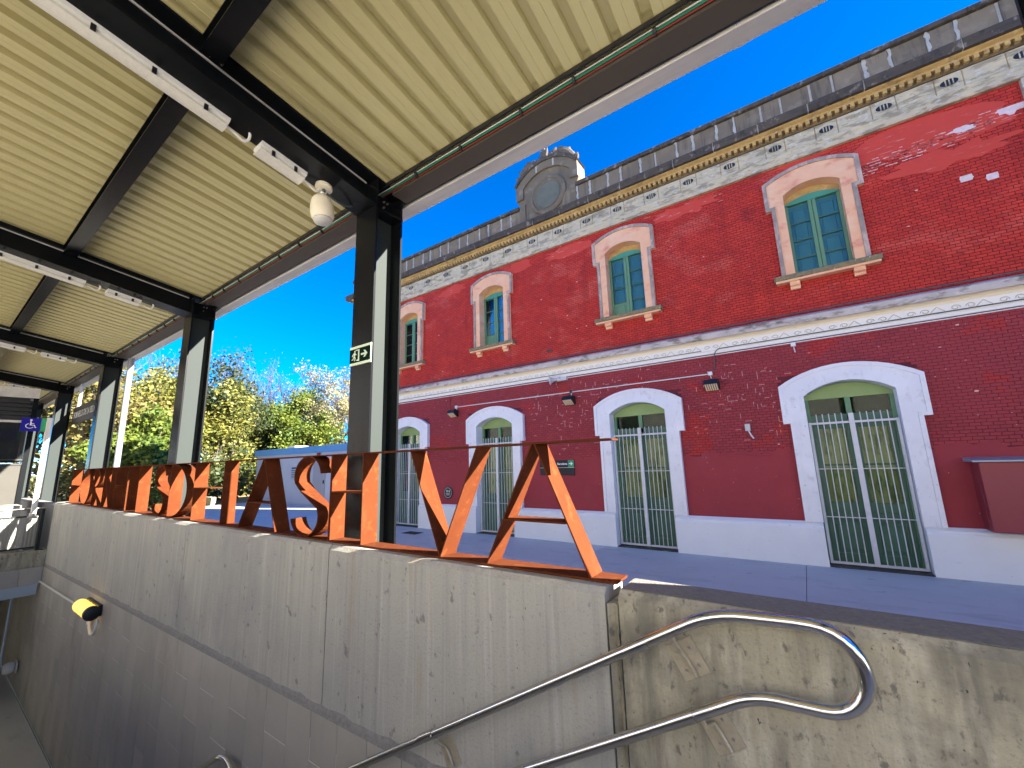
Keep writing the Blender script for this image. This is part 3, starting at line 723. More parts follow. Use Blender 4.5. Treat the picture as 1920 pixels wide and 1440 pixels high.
# ------------------------------------------------------------------ left cluster: lift, railing, accessible sign
lf = thing('lift_shaft', (-15.2, .4, 0), 'glass and stone lift shaft at the far end of the stair', 'lift shaft')
X0, X1, Y0, Y1 = -16.4, -14.0, -1.2, 1.42
MB().box(X0, X1, Y0, Y1 - .06, 0, 1.93).build('stone_base', 'shade_stone_panel', lf)
MB().box(X1 - .001, X1 + .035, .55, .80, 0, 1.94).build('stone_jamb', 'shade_stone_panel', lf)
MB().box(X0, X1 + .02, Y0, Y1, 1.93, 1.965).box(X0, X1 + .02, Y0, Y1, 2.03, 2.06).build('mid_rail', 'black', lf)
MB().box(X0 + .03, X1 - .02, Y0 + .03, Y1 - .08, 2.06, 2.85).build('glass', 'dark_glass', lf)
MB().box(X0, X1 + .01, Y0, Y1, 2.85, 2.90).build('glass_rail', 'gutter_metal', lf)
lv = MB()
for i in range(5): lv.box(X0, X1 + .01, Y0, Y1 - .04, 2.92 + i * .09, 2.985 + i * .09)
lv.box(X0 + .05, X1 - .05, Y0, Y1 - .1, 2.9, 3.4).build('louvre_panel', 'black', lf)
MB().box(X0, X1 + .03, Y0, Y1 + .02, 3.40, 3.62).build('head_fascia', 'gutter_metal', lf)
MB().box(X1 - .06, X1 + .03, Y1 - .06, Y1 + .02, 0, 3.40).build('corner_post', 'anthracite', lf)
for yy in (.15, .62): MB().box(X1 - .018, X1 + .012, yy, yy + .05, 2.06, 2.85).build('mullion', 'steel_blue', lf)
cb = tag(MB().prism([(-13.7, .62), (-13.7, 1.36), (-12.95, 1.36), (-12.95, .62)], .24, 1.12, 'Z').build('low_block', 'concrete', loc=(-13.3, 1, .24)), 'low concrete block with a sunlit top beside the lift', 'block')
rl = thing('perforated_railing', (-12.62, .3, .26), 'steel railing with perforated infill panel over the underpass mouth', 'railing')
MB().tube([(-12.6, -1.3, 1.06), (-12.6, 1.66, 1.06)], .021, 12).build('top_rail', 'stainless', rl, True)
for yy in (1.62, .55, -.5, -1.28): MB().box(-12.66, -12.62, yy - .015, yy + .03, .255, 1.05).build('post', 'galv', rl)
pf = MB()
ya_, yb_ = -1.25, 1.58; nrow, ncol = 26, 118; zlo, zhi = .34, .90
dz = (zhi - zlo) / nrow; dy = (yb_ - ya_) / ncol
for r in range(nrow):
    pf.box(-12.606, -12.602, ya_, yb_, zlo + r * dz, zlo + r * dz + dz * .55)
for c in range(ncol // 2):
    pf.box(-12.6062, -12.6018, ya_ + c * dy * 2, ya_ + c * dy * 2 + dy * .7, zlo, zhi)
pf.build('perforated_panel', 'perf', rl, fix=False)
MB().box(-12.612, -12.598, ya_, yb_, zhi, zhi + .03).box(-12.612, -12.598, ya_, yb_, zlo - .03, zlo).build('panel_frame', 'galv', rl)
MB().box(-12.70, -12.585, 1.60, 1.70, .255, .27).build('foot_plate', 'black', rl)
asn = thing('accessible_sign', (-12.4, 1.5, 1.1), 'blue wheelchair sign with green end on a pale post', 'sign')
MB().box(-12.44, -12.36, 1.43, 1.50, .98, 2.83).build('post', 'cream_white', asn)
MB().box(-12.42, -12.40, 1.10, 1.36, 2.56, 2.82).build('blue_panel', 'sign_blue', asn)
MB().box(-12.42, -12.40, 1.36, 1.43, 2.56, 2.82).build('green_panel', 'green_bright', asn)
MB().lathe([(.05, 0), (.05, .06), (.035, .08)], (-12.40, 1.46, .93), (0, 0, 1), 12).box(-12.47, -12.33, 1.40, 1.53, .90, .93).build('foot', 'bolt', asn)
wc = MB()
def wcp(pts): wc.prism([(1.235 + y, 2.69 + z) for y, z in pts], -12.401, -12.396, 'X')
wc.lathe([(.017, 0), (.017, .005)], (-12.401, 1.225, 2.776), (1, 0, 0), 12)
wcp([(-.022, .062), (-.002, .062), (.0, .025), (.035, .025), (.035, .013), (.0, .013), (.002, -.005), (.045, -.005), (.062, -.055), (.075, -.05), (.07, -.062), (.054, -.068), (.036, -.018), (-.02, -.018)])
rg = [(-.018 + .058 * math.cos(R_(a)), -.028 + .05 * math.sin(R_(a))) for a in range(110, 345, 15)]
rg += [(-.018 + .047 * math.cos(R_(a)), -.028 + .040 * math.sin(R_(a))) for a in range(335, 105, -15)]
wcp(rg)
wc.build('wheelchair_symbol', 'white_print', asn)
ps = thing('lift_sign', (-13.98, .9, 1.7), 'small purple pictogram sign on the lift base', 'sign')
MB().box(-13.99, -13.975, .78, 1.06, 1.70, 1.93).build('plate', 'sign_purple', ps)
pg = MB()
for yy in (.90, .985): pg.lathe([(.018, 0), (.018, .004)], (-13.975, yy, 1.865), (1, 0, 0), 10).box(-13.976, -13.971, yy - .022, yy + .022, 1.755, 1.84)
pg.build('pictogram', 'white_print', ps)
MB().box(-13.99, -13.976, .78, 1.06, 1.63, 1.69).build('footer_plate', 'white_print', ps)

# ------------------------------------------------------------------ station building
BY = 8.15
sb = thing('station_building', (-4.4, 8.2, 0), 'two-storey red brick station building with white door surrounds and stone cornice', 'building')
doors = [.66, -2.635, -6.19, -9.36]
XL, XR = -12.15, 3.84
# mortar backing in pieces around the openings
def walls(z0, z1, holes, m, y0=8.1545, y1=8.45, name='wall'):
    m_ = MB(); x = XL
    for (a, b, ha, hb) in sorted(holes):
        m_.box(x, a, y0, y1, z0, z1); m_.box(a, b, y0, y1, hb, z1)
        if ha > z0: m_.box(a, b, y0, y1, z0, ha)
        x = b
    m_.box(x, XR, y0, y1, z0, z1)
    return m_.build(name, m, sb)
walls(0, 3.75, [(c - .60, c + .60, 0, 2.80) for c in doors], 'mortar_maroon')
walls(3.7505, 7.5, [(c - .45, c + .45, 4.60, 6.28) for c in doors], 'mortar_red')
MB().box(XL, XR, 8.9, 9.0, 0, 7.5).build('inner_wall', 'room_dark', sb)
MB().box(XL, XL + .3, 8.45, 11, 0, 7.5).box(XR - .3, XR, 8.45, 11, 0, 7.5).build('side_wall', 'maroon_render', sb)
# bricks
P_X, P_Z = .1105, .0462
bl, bh = P_X - .006, P_Z - .0062
def blocked(x, z):
    for c in doors:
        if abs(x - c) < .83 and 2.17 < z < 2.95: return True
        if abs(x - c) < .73 and z < 2.2: return True
        if abs(x - c) < .62 and 5.9 < z < 6.48: return True
        if abs(x - c) < .53 and 4.6 < z < 5.95: return True
    if 3.52 < z < 3.93: return True
    return False
bricks = []
row = 0; z = 1.70
while z < 6.70:
    x = XL + (P_X / 2 if row % 2 else 0)
    while x < XR - P_X:
        if not blocked(x + P_X / 2, z + P_Z / 2): bricks.append((x, z))
        x += P_X
    z += P_Z; row += 1
bricks.sort(key=lambda b: (b[0] - 1.95) ** 2 + .45 * (b[1] - 2.9) ** 2)
near, rest = bricks[:300], bricks[300:]
protos = {}
for mname in ('red_brick', 'maroon_brick'):
    me = MB().bbox(0, bl, -.0, .012, 0, bh, .0015).mesh('brick'); me.materials.append(MT[mname]); protos[mname] = me
for (x, z) in near:
    mn = 'maroon_brick' if z < 3.7 else 'red_brick'
    o = bpy.data.objects.new('brick', protos[mn]); COL.objects.link(o); o.parent = sb
    o.location = Vector((x, BY + random.uniform(-.0018, .0018), z)) - Vector(sb['wl'])
for mn, test in (('maroon_brick', lambda z: z < 3.7), ('red_brick', lambda z: z >= 3.7)):
    m_ = MB()
    for (x, z) in rest:
        if test(z):
            y = BY + random.uniform(-.0018, .0018); n = len(m_.v); b = .0015
            dx = random.uniform(-.001, .001)
            x0, x1, z0, z1 = x + dx, x + bl + dx, z, z + bh
            m_.v += [(x0 + b, y, z0 + b), (x1 - b, y, z0 + b), (x1 - b, y, z1 - b), (x0 + b, y, z1 - b), (x0, y + .007, z0), (x1, y + .007, z0), (x1, y + .007, z1), (x0, y + .007, z1)]
            m_.f += [(n, n + 1, n + 2, n + 3), (n + 4, n + 5, n + 1, n), (n + 5, n + 6, n + 2, n + 1), (n + 6, n + 7, n + 3, n + 2), (n + 7, n + 4, n, n + 3)]
    tag(m_.build('brickwork', mn, sb, fix=False), kind='stuff')
# painted render below the brick zone, between the doors
dx_edges = []
prev = XL
for c in sorted(doors):
    dx_edges.append((prev, c - .70)); prev = c + .70
dx_edges.append((prev, XR))
for (a, b) in dx_edges:
    n = 24; pts = [(a, .60), (b, .60)]
    top = [(b - (b - a) * i / n, 1.70 + random.uniform(-.03, .10)) for i in range(n + 1)]
    MB().prism(pts + top, 8.1465, 8.156, 'Y').build('render_coat', 'maroon_render', sb)
# smoother coats near the cornice and bare plaster losses
def patch(cx, cz, w_, h_, m, name, th=.004, n=22, jag=.3):
    pts = []
    for i in range(n):
        a = 2 * math.pi * i / n; k = 1 + random.uniform(-jag, jag)
        pts.append((cx + w_ / 2 * math.cos(a) * k, cz + round((h_ / 2 * math.sin(a) * k) / P_Z) * P_Z if h_ > .1 else cz + h_ / 2 * math.sin(a) * k))
    return MB().prism(pts, BY - th, 8.156, 'Y').build(name, m, sb)
for (x, z, w_, h_) in ((-3.9, 6.5, 1.3, .30), (-5.3, 6.53, .8, .26), (-7.6, 6.5, 1.0, .28), (-1.4, 6.52, 1.2, .26), (2.0, 6.35, 1.9, .5), (-9.2, 6.62, .8, .12), (.6, 6.66, .9, .1), (2.3, 5.9, 1.3, .3)):
    patch(x, z, w_, h_, 'red_coat', 'repair_coat', .003)
rs = random.Random(11)
for (x, z, w_, h_) in ((2.50, 6.27, .26, .09), (2.98, 6.33, .30, .13)): patch(x, z, w_, h_, 'bare_white', 'plaster_loss', .005, 26, .28)
for (x, z, w_, h_) in ((2.42, 5.50, .15, .105), (2.66, 5.42, .14, .105)): patch(x, z, w_, h_, 'bare_white', 'plaster_loss', .005, 18, .12)
for i in range(78):
    t = rs.random(); x = 1.15 + 1.75 * t; z = 6.10 + .16 * t + rs.gauss(0, .06); z = round(z / P_Z) * P_Z + .02
    w_ = rs.uniform(.03, .20); n = 9
    top = [(x + w_ * k / n, z + rs.uniform(.002, .012)) for k in range(n + 1)]; bot = [(x + w_ * k / n, z - rs.uniform(.0, .010)) for k in range(n, -1, -1)]
    MB().prism(top + bot, BY - .0035, 8.156, 'Y').build('plaster_loss', rs.choice(['bare_plaster', 'bare_plaster', 'bare_pink']), sb)
for i in range(26):
    x = rs.uniform(-4.6, -.6); z = round(rs.uniform(6.42, 6.66) / P_Z) * P_Z + .02; w_ = rs.uniform(.03, .14)
    MB().prism([(x, z), (x + w_ * .4, z + .009), (x + w_, z + .004), (x + w_ * .8, z - .006), (x + .2 * w_, z - .005)], BY - .0035, 8.156, 'Y').build('plaster_loss', 'bare_pink', sb)
for i in range(70):
    x = random.uniform(-9, 3); zz = random.choice([random.uniform(4.1, 6.4), random.uniform(1.0, 3.4)])
    if not blocked(x, zz) and all(abs(x - c) > .9 for c in doors): patch(x, zz, random.uniform(.015, .05), random.uniform(.01, .03), 'bare_plaster', 'paint_chip', .003, 7, .3)
patch(-4.55, 4.19, .14, .07, 'stone_dark', 'dark_stain', .02, 12, .25)
em = MB(); re_ = random.Random(3)
for (cx_, cz_, sx_, sz_, n_) in ((-.95, 2.75, .35, .42, 70), (-3.85, 2.75, .45, .35, 60), (-.2, 2.45, .25, .3, 30), (-5.0, 2.9, .35, .3, 30), (-2.9, 3.2, .5, .15, 14), (-4.5, 2.0, .5, .2, 20)):
    for i in range(n_):
        x = re_.gauss(cx_, sx_); z = re_.gauss(cz_, sz_)
        rI = round((z - 1.70) / P_Z); z = 1.70 + rI * P_Z
        x = XL + (P_X / 2 if rI % 2 else 0) + round((x - XL) / P_X) * P_X
        if z < 1.78 or z > 3.44 or blocked(x, z): continue
        if re_.random() < .45: em.box(x, x + P_X * re_.uniform(.3, 1), BY - .0032, BY + .006, z - .0058, z - .0002)
        else: em.box(x - .0058, x - .0002, BY - .0032, BY + .006, z, z + P_Z * re_.choice([1, 1, 2]))
tag(em.build('exposed_mortar', 'bare_plaster', sb, fix=False), kind='stuff')
# lower smooth rectangular recess edges (former boards)
for (x0, x1, z) in ((-1.25, -.45, 1.66), (-4.85, -3.95, 1.75), (-8.0, -7.1, 1.62)):
    MB().bbox(x0, x1, 8.139, 8.15, z, z + .03, .003).build('board_ledge', 'maroon_render', sb)
# plinth
prev = XL
pl_ed = []
for c in sorted(doors): pl_ed.append((prev, c - .565)); prev = c + .565
pl_ed.append((prev, XR))
for (a, b) in pl_ed:
    MB().prism([(8.10, 0), (8.04, 0), (8.04, .55), (8.055, .575), (8.055, .60), (8.11, .64), (8.14, .64), (8.14, 0)], a, b, 'X').build('plinth', 'plinth_white', sb)
    for xx in (a, b):
        if abs(xx - XL) > .1 and abs(xx - XR) > .1:
            MB().box(*( (xx - .10, xx) if xx == b else (xx, xx + .10)), 8.141, 8.36, 0, .638).build('plinth_return', 'plinth_white', sb)

# ---- doors
def surround(cx, hw_in, zs, za, hw_leg, hw_ear, zear, zear_top, zapex, z0, y0, y1, m):
    inn = [(cx - hw_in, z0)] + arc(cx, hw_in, zs, za, 14) + [(cx + hw_in, z0)]
    out = [(cx + hw_leg, z0), (cx + hw_leg, zear), (cx + hw_ear, zear)] + arc(cx, hw_ear, zear_top, zapex, 14, True) + [(cx - hw_ear, zear), (cx - hw_leg, zear), (cx - hw_leg, z0)]
    return MB().prism(inn + out, y0, y1, 'Y')
def rim(cx, hw_leg, hw_ear, zear, zear_top, zapex, z0, y0, y1, t=.055):
    out = [(cx + hw_leg, z0), (cx + hw_leg, zear), (cx + hw_ear, zear)] + arc(cx, hw_ear, zear_top, zapex, 14, True) + [(cx - hw_ear, zear), (cx - hw_leg, zear), (cx - hw_leg, z0)]
    inn = [(cx - hw_leg + t, z0), (cx - hw_leg + t, zear + t), (cx - hw_ear + t, zear + t)] + arc(cx, hw_ear - t, zear_top - t * .6, zapex - t, 14) + [(cx + hw_ear - t, zear + t), (cx + hw_leg - t, zear + t), (cx + hw_leg - t, z0)]
    return MB().prism(out + inn, y0, y1, 'Y')
def make_door(cx):
    hw = .555
    fr = MB()
    YD = 8.33
    # fixed frame, lunette and transom
    fr.box(cx - hw, cx - hw + .055, YD, YD + .07, 0.02, 2.56).box(cx + hw - .055, cx + hw, YD, YD + .07, .02, 2.56)
    fr.box(cx - hw + .056, cx + hw - .056, YD, YD + .07, 2.13, 2.155).box(cx - .035, cx + .035, YD - .01, YD + .07, 2.27, 2.53)
    d = fr.build('door', 'green_paint', sb)
    MB().prism([(cx - hw, 2.53)] + arc(cx, hw, 2.575, 2.768, 12) + [(cx + hw, 2.53)], YD - .003, YD + .06, 'Y').build('lunette', 'green_light', d)
    for s_ in (-1, 1):
        a, b = (cx - hw + .056, cx - .036) if s_ < 0 else (cx + .036, cx + hw - .056)
        MB().box(a, b, YD + .03, YD + .035, 2.275, 2.528).build('transom_pane', 'door_glass', d)
        MB().box(a, b, YD + .008, YD + .06, 2.157, 2.272).build('transom_panel', 'green_dark', d)
        a, b = (cx - hw + .058, cx - .004) if s_ < 0 else (cx + .004, cx + hw - .058)
        lf_ = MB()
        lf_.box(a, a + .07, YD + .01, YD + .05, .03, 2.125).box(b - .07, b, YD + .01, YD + .05, .03, 2.125)
        lf_.box(a + .071, b - .071, YD + .01, YD + .05, 2.05, 2.125).box(a + .071, b - .071, YD + .01, YD + .05, .80, .92).box(a + .071, b - .071, YD + .01, YD + .05, .03, .17)
        lf_.box(a + .071, b - .071, YD + .016, YD + .045, 1.47, 1.50)
        lf_.build('door_leaf', 'green_dark', d)
        pn = MB().box(a + .071, b - .071, YD + .03, YD + .048, .171, .799)
        pn.bbox(a + .10, b - .10, YD + .016, YD + .03, .22, .60, .012).bbox(a + .10, b - .10, YD + .016, YD + .03, .64, .77, .012)
        pn.build('lower_panel', 'green_dark', d)
        MB().box(a + .071, b - .071, YD + .03, YD + .035, .921, 1.469).build('door_pane', 'door_glass', d)
        MB().box(a + .071, b - .071, YD + .03, YD + .035, 1.501, 2.049).build('door_pane', 'door_glass', d)
    MB().box(cx - hw, cx + hw, YD + .12, YD + .14, 2.201, 2.8).build('room_gap', 'room_black', d)
    bk = MB().box(cx - hw, cx + hw, YD + .055, YD + .07, 0, 2.125).build('inner_blind', 'room_dark', d)
    sr = surround(cx, hw, 2.58, 2.775, .785, .88, 2.155, 2.765, 3.045, .635, 8.075, 8.45, 'white_paint').build('door_surround', 'white_paint', d)
    rim(cx, .785, .88, 2.155, 2.765, 3.045, .637, 8.058, 8.0745).build('surround_moulding', 'white_paint', d)
    MB().box(cx - .58, cx + .58, 8.05, 8.34, 0.001, .012).build('threshold', 'stone_dark', d)
    # grille
    YG = 8.20
    gr = MB()
    gr.box(cx - hw + .01, cx - hw + .045, YG, YG + .035, .03, 2.155).box(cx + hw - .045, cx + hw - .01, YG, YG + .035, .03, 2.155)
    gr.box(cx - hw + .046, cx + hw - .046, YG, YG + .03, .03, .062).box(cx - hw + .046, cx + hw - .046, YG, YG + .03, 2.12, 2.15)
    gr.box(cx - .032, cx + .032, YG - .012, YG + .028, .063, 2.27)
    gr.box(cx - hw + .046, cx + hw - .046, YG + .018, YG + .026, 1.42, 1.432).box(cx - hw + .046, cx + hw - .046, YG + .018, YG + .026, .70, .712)
    gg = gr.build('grille', 'white_metal', d)
    bar0 = None
    for s_ in (-1, 1):
        for i in range(5):
            x = cx + s_ * (.032 + (hw - .077) * (i + 1) / 6)
            MB().tube([(x, YG + .012, .062), (x, YG + .012, 2.28)], .0068, 6).build('grille_bar', 'white_metal', d)
    return d
for c in doors: make_door(c)

# ---- windows
def make_window(cx, shut):
    hw = .392; YW = 8.30
    zs, za, z0 = 6.10, 6.235, 4.64
    fr = MB()
    fr.box(cx - hw, cx - hw + .05, YW, YW + .06, z0, 6.0).box(cx + hw - .05, cx + hw, YW, YW + .06, z0, 6.0)
    fr.box(cx - .055, cx - .004, YW - .012, YW + .05, z0, 6.0).box(cx + .004, cx + .055, YW - .012, YW + .05, z0, 6.0)
    wn = fr.build('window', 'green_paint', sb)
    MB().prism([(cx - hw, 5.985)] + arc(cx, hw, 6.00, 6.10, 10) + [(cx + hw, 5.985)], YW - .02, YW + .05, 'Y').build('lintel_board', 'teal_paint', wn)
    MB().prism([(cx - hw, 6.03)] + arc(cx, hw, zs, za, 10) + [(cx + hw, 6.03)] + arc(cx, hw, 6.005, 6.106, 10, True), YW + .0, YW + .06, 'Y').build('lintel_reveal', 'ochre', wn)
    zz = [4.66, 4.985, 5.31, 5.635, 5.97]
    for s_ in (-1, 1):
        a, b = (cx - hw + .051, cx - .056) if s_ < 0 else (cx + .056, cx + hw - .051)
        for i in range(4):
            MB().box(a, b, YW + .012, YW + .045, zz[i] - .012, zz[i] + .010).build('glazing_bar', 'green_dark', wn)
            if shut and s_ < 0 and i == 0:
                MB().box(a, b, YW + .025, YW + .035, zz[i] + .011, zz[i + 1] - .013).bbox(a + .05, b - .05, YW + .012, YW + .025, zz[i] + .06, zz[i + 1] - .06, .01).build('bottom_panel', 'green_paint', wn); continue
            MB().box(a, b, YW + .026, YW + .030, zz[i] + .011, zz[i + 1] - .013).build('pane', 'pane_glass', wn)
        sh = MB().box(a - .02, b + .02, YW + .075, YW + .09, 4.64, 6.0)
        for (q0, q1) in ((4.70, 5.25), (5.35, 5.90)): sh.bbox(a + .05, b - .05, YW + .065, YW + .075, q0, q1, .008)
        sh.build('inner_shutter', 'shutter_blue', wn)
    surround(cx, hw, zs, za, .585, .672, 5.875, 6.40, 6.585, 4.635, 8.09, 8.45, 'peach').build('window_surround', 'peach', wn)
    rim(cx, .585, .672, 5.875, 6.40, 6.585, 4.637, 8.068, 8.0895, .06).build('surround_moulding', 'peach_edge', wn)
    sl2 = MB(); nseg = 26; xa, xb = cx - .70, cx + .70
    sl2.bbox(xa, xb, 8.005, 8.30, 4.552, 4.634, .008)
    s_o = sl2.build('sill', 'lichen', wn)
    MB().box(xa + .02, xb - .02, 8.022, 8.15, 4.515, 4.551).build('sill_underside', 'peach', wn)
    for q in (-.42, .42):
        MB().prism([(8.15, 4.39), (8.10, 4.39), (8.09, 4.43), (8.05, 4.45), (8.05, 4.514), (8.15, 4.514)], cx + q - .07, cx + q + .07, 'X').build('sill_bracket', 'peach', wn)
    # tufts of moss along the sill's rear edge
    return wn
for i, c in enumerate(doors): make_window(c, shut=(i in (1, 2)))

# ---- belt course
L0, L1 = XL - .02, XR + .02
MB().prism([(8.15, 3.515), (8.115, 3.515), (8.115, 3.56), (8.10, 3.575), (8.10, 3.70), (8.15, 3.70)], L0, L1, 'X').build('belt_base', 'cream_white', sb)
MB().prism([(8.15, 3.7005), (8.098, 3.7005), (8.085, 3.73), (8.05, 3.755), (8.02, 3.765), (8.15, 3.766)], L0, L1, 'X').build('belt_cove', 'cream', sb)
MB().prism([(8.15, 3.7665), (8.005, 3.7665), (8.0, 3.78), (8.0, 3.87), (8.02, 3.89), (8.154, 3.945)], L0, L1, 'X').build('belt_cornice', 'belt_stained', sb)
# incised scroll ornament
sc_ = MB()
x = -9.5
while x < 3.2:
    for (cx_, s_) in ((x, 1), (x + .15, -1)):
        pts = [(cx_ + s_ * .05 * math.cos(R_(a)) * (1 - a / 700), 8.0985, 3.63 + .036 * math.sin(R_(a)) * (1 - a / 700)) for a in range(-10, 420, 36)]
        sc_.tube(pts, .0055, 4, False)
    sc_.tube([(x + .20, 8.0985, 3.60), (x + .245, 8.0985, 3.645), (x + .275, 8.0985, 3.675), (x + .305, 8.0985, 3.645), (x + .35, 8.0985, 3.60)], .005, 4, False)
    x += .46
tag(sc_.build('scroll_ornament', 'belt_line', sb, fix=False), kind='stuff')

# ---- cornice
MB().prism([(8.15, 6.70), (8.085, 6.70), (8.07, 6.73), (8.07, 6.80), (8.055, 6.82), (8.055, 6.87), (8.15, 6.90)], L0, L1, 'X').build('architrave', 'frieze', sb)
MB().box(L0, L1, 8.125, 8.16, 6.88, 7.22).build('frieze_backing', 'ochre', sb)
FX = 1.009 - .735 * 16
i = 0; x = FX
while x < XR + .3:
    x0, x1 = x - .15, x + .15
    if x > XL:
        ring = [(x + .10 * math.cos(R_(a)), 7.045 + .055 * math.sin(R_(a))) for a in range(0, 360, 24)]
        v = MB().bbox(max(x0 + .004, XL), min(x1 - .004, XR), 8.108, 8.13, 6.905, 7.185, .008).build('vent_block', 'frieze', sb)
        o_ = MB(); n = len(ring)
        o_.prism([(x + .118 * math.cos(R_(a)), 7.045 + .07 * math.sin(R_(a))) for a in range(0, 360, 24)], 8.100, 8.109, 'Y')
        o_.build('vent_rim', 'frieze', v)
        MB().prism(ring, 8.0975, 8.1015, 'Y').build('vent_opening', 'black', v)
        for k in (-.045, -.005, .035): MB().box(x + k, x + k + .014, 8.094, 8.099, 7.0, 7.092).build('vent_bar', 'frieze', v)
    a, b = x1 + .004, x + .735 - .15 - .004
    if b > XL and a < XR: MB().bbox(max(a, XL), min(b, XR), 8.108, 8.13, 6.905, 7.185, .008).build('frieze_stone', 'frieze', sb)
    x += .735
MB().prism([(8.15, 7.19), (8.095, 7.19), (8.085, 7.205), (8.085, 7.30), (8.15, 7.30)], L0, L1, 'X').build('dentil_band', 'ochre_dark', sb)
dm = MB(); x = XL
while x < XR: dm.box(x, x + .054, 8.02, 8.086, 7.218, 7.2855); x += .1
tag(dm.build('dentil_row', 'ochre', sb, fix=False), kind='stuff')
MB().prism([(8.15, 7.2865), (8.03, 7.2865), (8.02, 7.31), (7.96, 7.335), (7.95, 7.345), (8.15, 7.346)], L0, L1, 'X').build('cyma', 'ochre', sb)
x = -12.42
while x < 4.0:
    w_ = .735 if random.random() < .6 else 1.1
    MB().prism([(8.16, 7.347), (7.885, 7.347), (7.885, 7.42), (7.875, 7.435), (7.875, 7.505), (8.16, 7.545)], x + .008, min(x + w_, 4.1) - .008, 'X').build('corona_stone', 'stone_dark', sb)
    x += w_
MB().prism([(8.16, 7.349), (7.893, 7.349), (7.893, 7.503), (8.16, 7.54)], -12.41, 4.09, 'X').build('corona_mortar', 'mortar_white', sb)
ck0 = -4.36
MB().box(L0, ck0 - .78, 8.04, 8.35, 7.50, 7.955).box(ck0 + .78, L1, 8.04, 8.35, 7.50, 7.955).build('parapet_core', 'mortar_white', sb)
x = -1.02 - .735 * 16
while x < XR:
    for (a, b, pr2) in ((x, x + .43, 0), (x + .43, x + .735, .012)):
        a, b = max(a + .018, XL), min(b - .018, XR)
        if b - a > .05 and not (a > -5.14 and b < -3.58):
            jb = [(b + .018 + random.uniform(-.038, -.008), 7.505 + .445 * k / 8 + random.uniform(-.01, .01)) for k in range(9)] + [(b + .018 + random.uniform(.008, .035), 7.95 - .445 * k / 8 + random.uniform(-.01, .01)) for k in range(9)]
            if b < XR - .1 and random.random() < .75: MB().prism(jb, 8.013, 8.06, 'Y').build('mortar_smear', 'mortar_white', sb)
            MB().bbox(a, b, 8.028 - pr2, 8.06, 7.50, 7.952 + random.uniform(-.003, 0), .008).build('parapet_block', 'stone_grey', sb)
    x += .735
x = L0
while x < L1:
    w_ = random.uniform(1.0, 1.4)
    if x < ck0 - .79 < x + w_: w_ = ck0 - .79 - x
    if ck0 - .80 < x < ck0 + .79: x = ck0 + .79
    MB().bbox(x + .003, min(x + w_, L1) - .003, 7.965, 8.42, 7.957, 8.045 + random.uniform(-.006, .004), .01).build('coping_stone', 'stone_dark', sb); x += w_
MB().box(3.12, XR + .02, 8.085, 8.16, 3.95, 6.69).build('corner_pilaster', 'frieze', sb)
MB().prism([(8.43, 7.5), (8.43, 7.7), (9.7, 7.95), (11.1, 7.7), (11.1, 7.5)], XL + .05, XR - .05, 'X').build('roof', 'roof_tile', sb)
# crest with the clock roundel
ck = (-4.36)
base = [(ck - .80, 7.51), (ck - .77, 7.75), (ck - .765, 8.06), (ck - .84, 8.16), (ck - .865, 8.22), (ck - .865, 8.60)] + arc(ck, .80, 8.66, 9.02, 14)[0:] + [(ck + .865, 8.60), (ck + .865, 8.22), (ck + .84, 8.16), (ck + .765, 8.06), (ck + .77, 7.75), (ck + .80, 7.51)]
cr = MB().prism(base, 8.06, 8.42, 'Y').build('clock_crest', 'stone_crest', sb)
innerp = arc(ck, .66, 8.50, 8.80, 14)
outp = arc(ck, .865, 8.62, 9.03, 14)
MB().prism(outp + innerp[::-1], 8.00, 8.0595, 'Y').build('arch_moulding', 'stone_crest', cr)
MB().prism(arc(ck, .90, 8.63, 9.075, 14) + arc(ck, .84, 8.60, 9.00, 14, True), 7.96, 8.40, 'Y').build('arch_cap', 'stone_dark', cr)
for s_ in (-1, 1):
    MB().prism([(ck + s_ * .66, 8.24), (ck + s_ * .865, 8.22), (ck + s_ * .865, 8.62), (ck + s_ * .66, 8.50)], 8.00, 8.0595, 'Y').build('shoulder_block', 'stone_crest', cr)
    MB().bbox(min(ck + s_ * .62, ck + s_ * .80), max(ck + s_ * .62, ck + s_ * .80), 8.02, 8.06, 7.52, 8.08, .012).build('pilaster', 'stone_crest', cr)
    MB().box(min(ck + s_ * .22, ck + s_ * .26), max(ck + s_ * .22, ck + s_ * .26), 7.997, 8.002, 8.80 - .02, 9.0 - .03).build('mortar_joint', 'mortar_white', cr)
cc = Vector((ck + .03, 8.06, 8.09))
MB().lathe([(.50, 0), (.50, .035), (.47, .06), (.42, .06), (.40, .03), (.355, .028)], cc, (0, -1, 0), 44).build('roundel_ring', 'stone_crest', cr, True)
MB().lathe([(.355, .024), (.353, .045), (.335, .05), (.325, .040), (.30, .038)], cc, (0, -1, 0), 44).build('roundel_disc', 'disc_stone', cr, True)
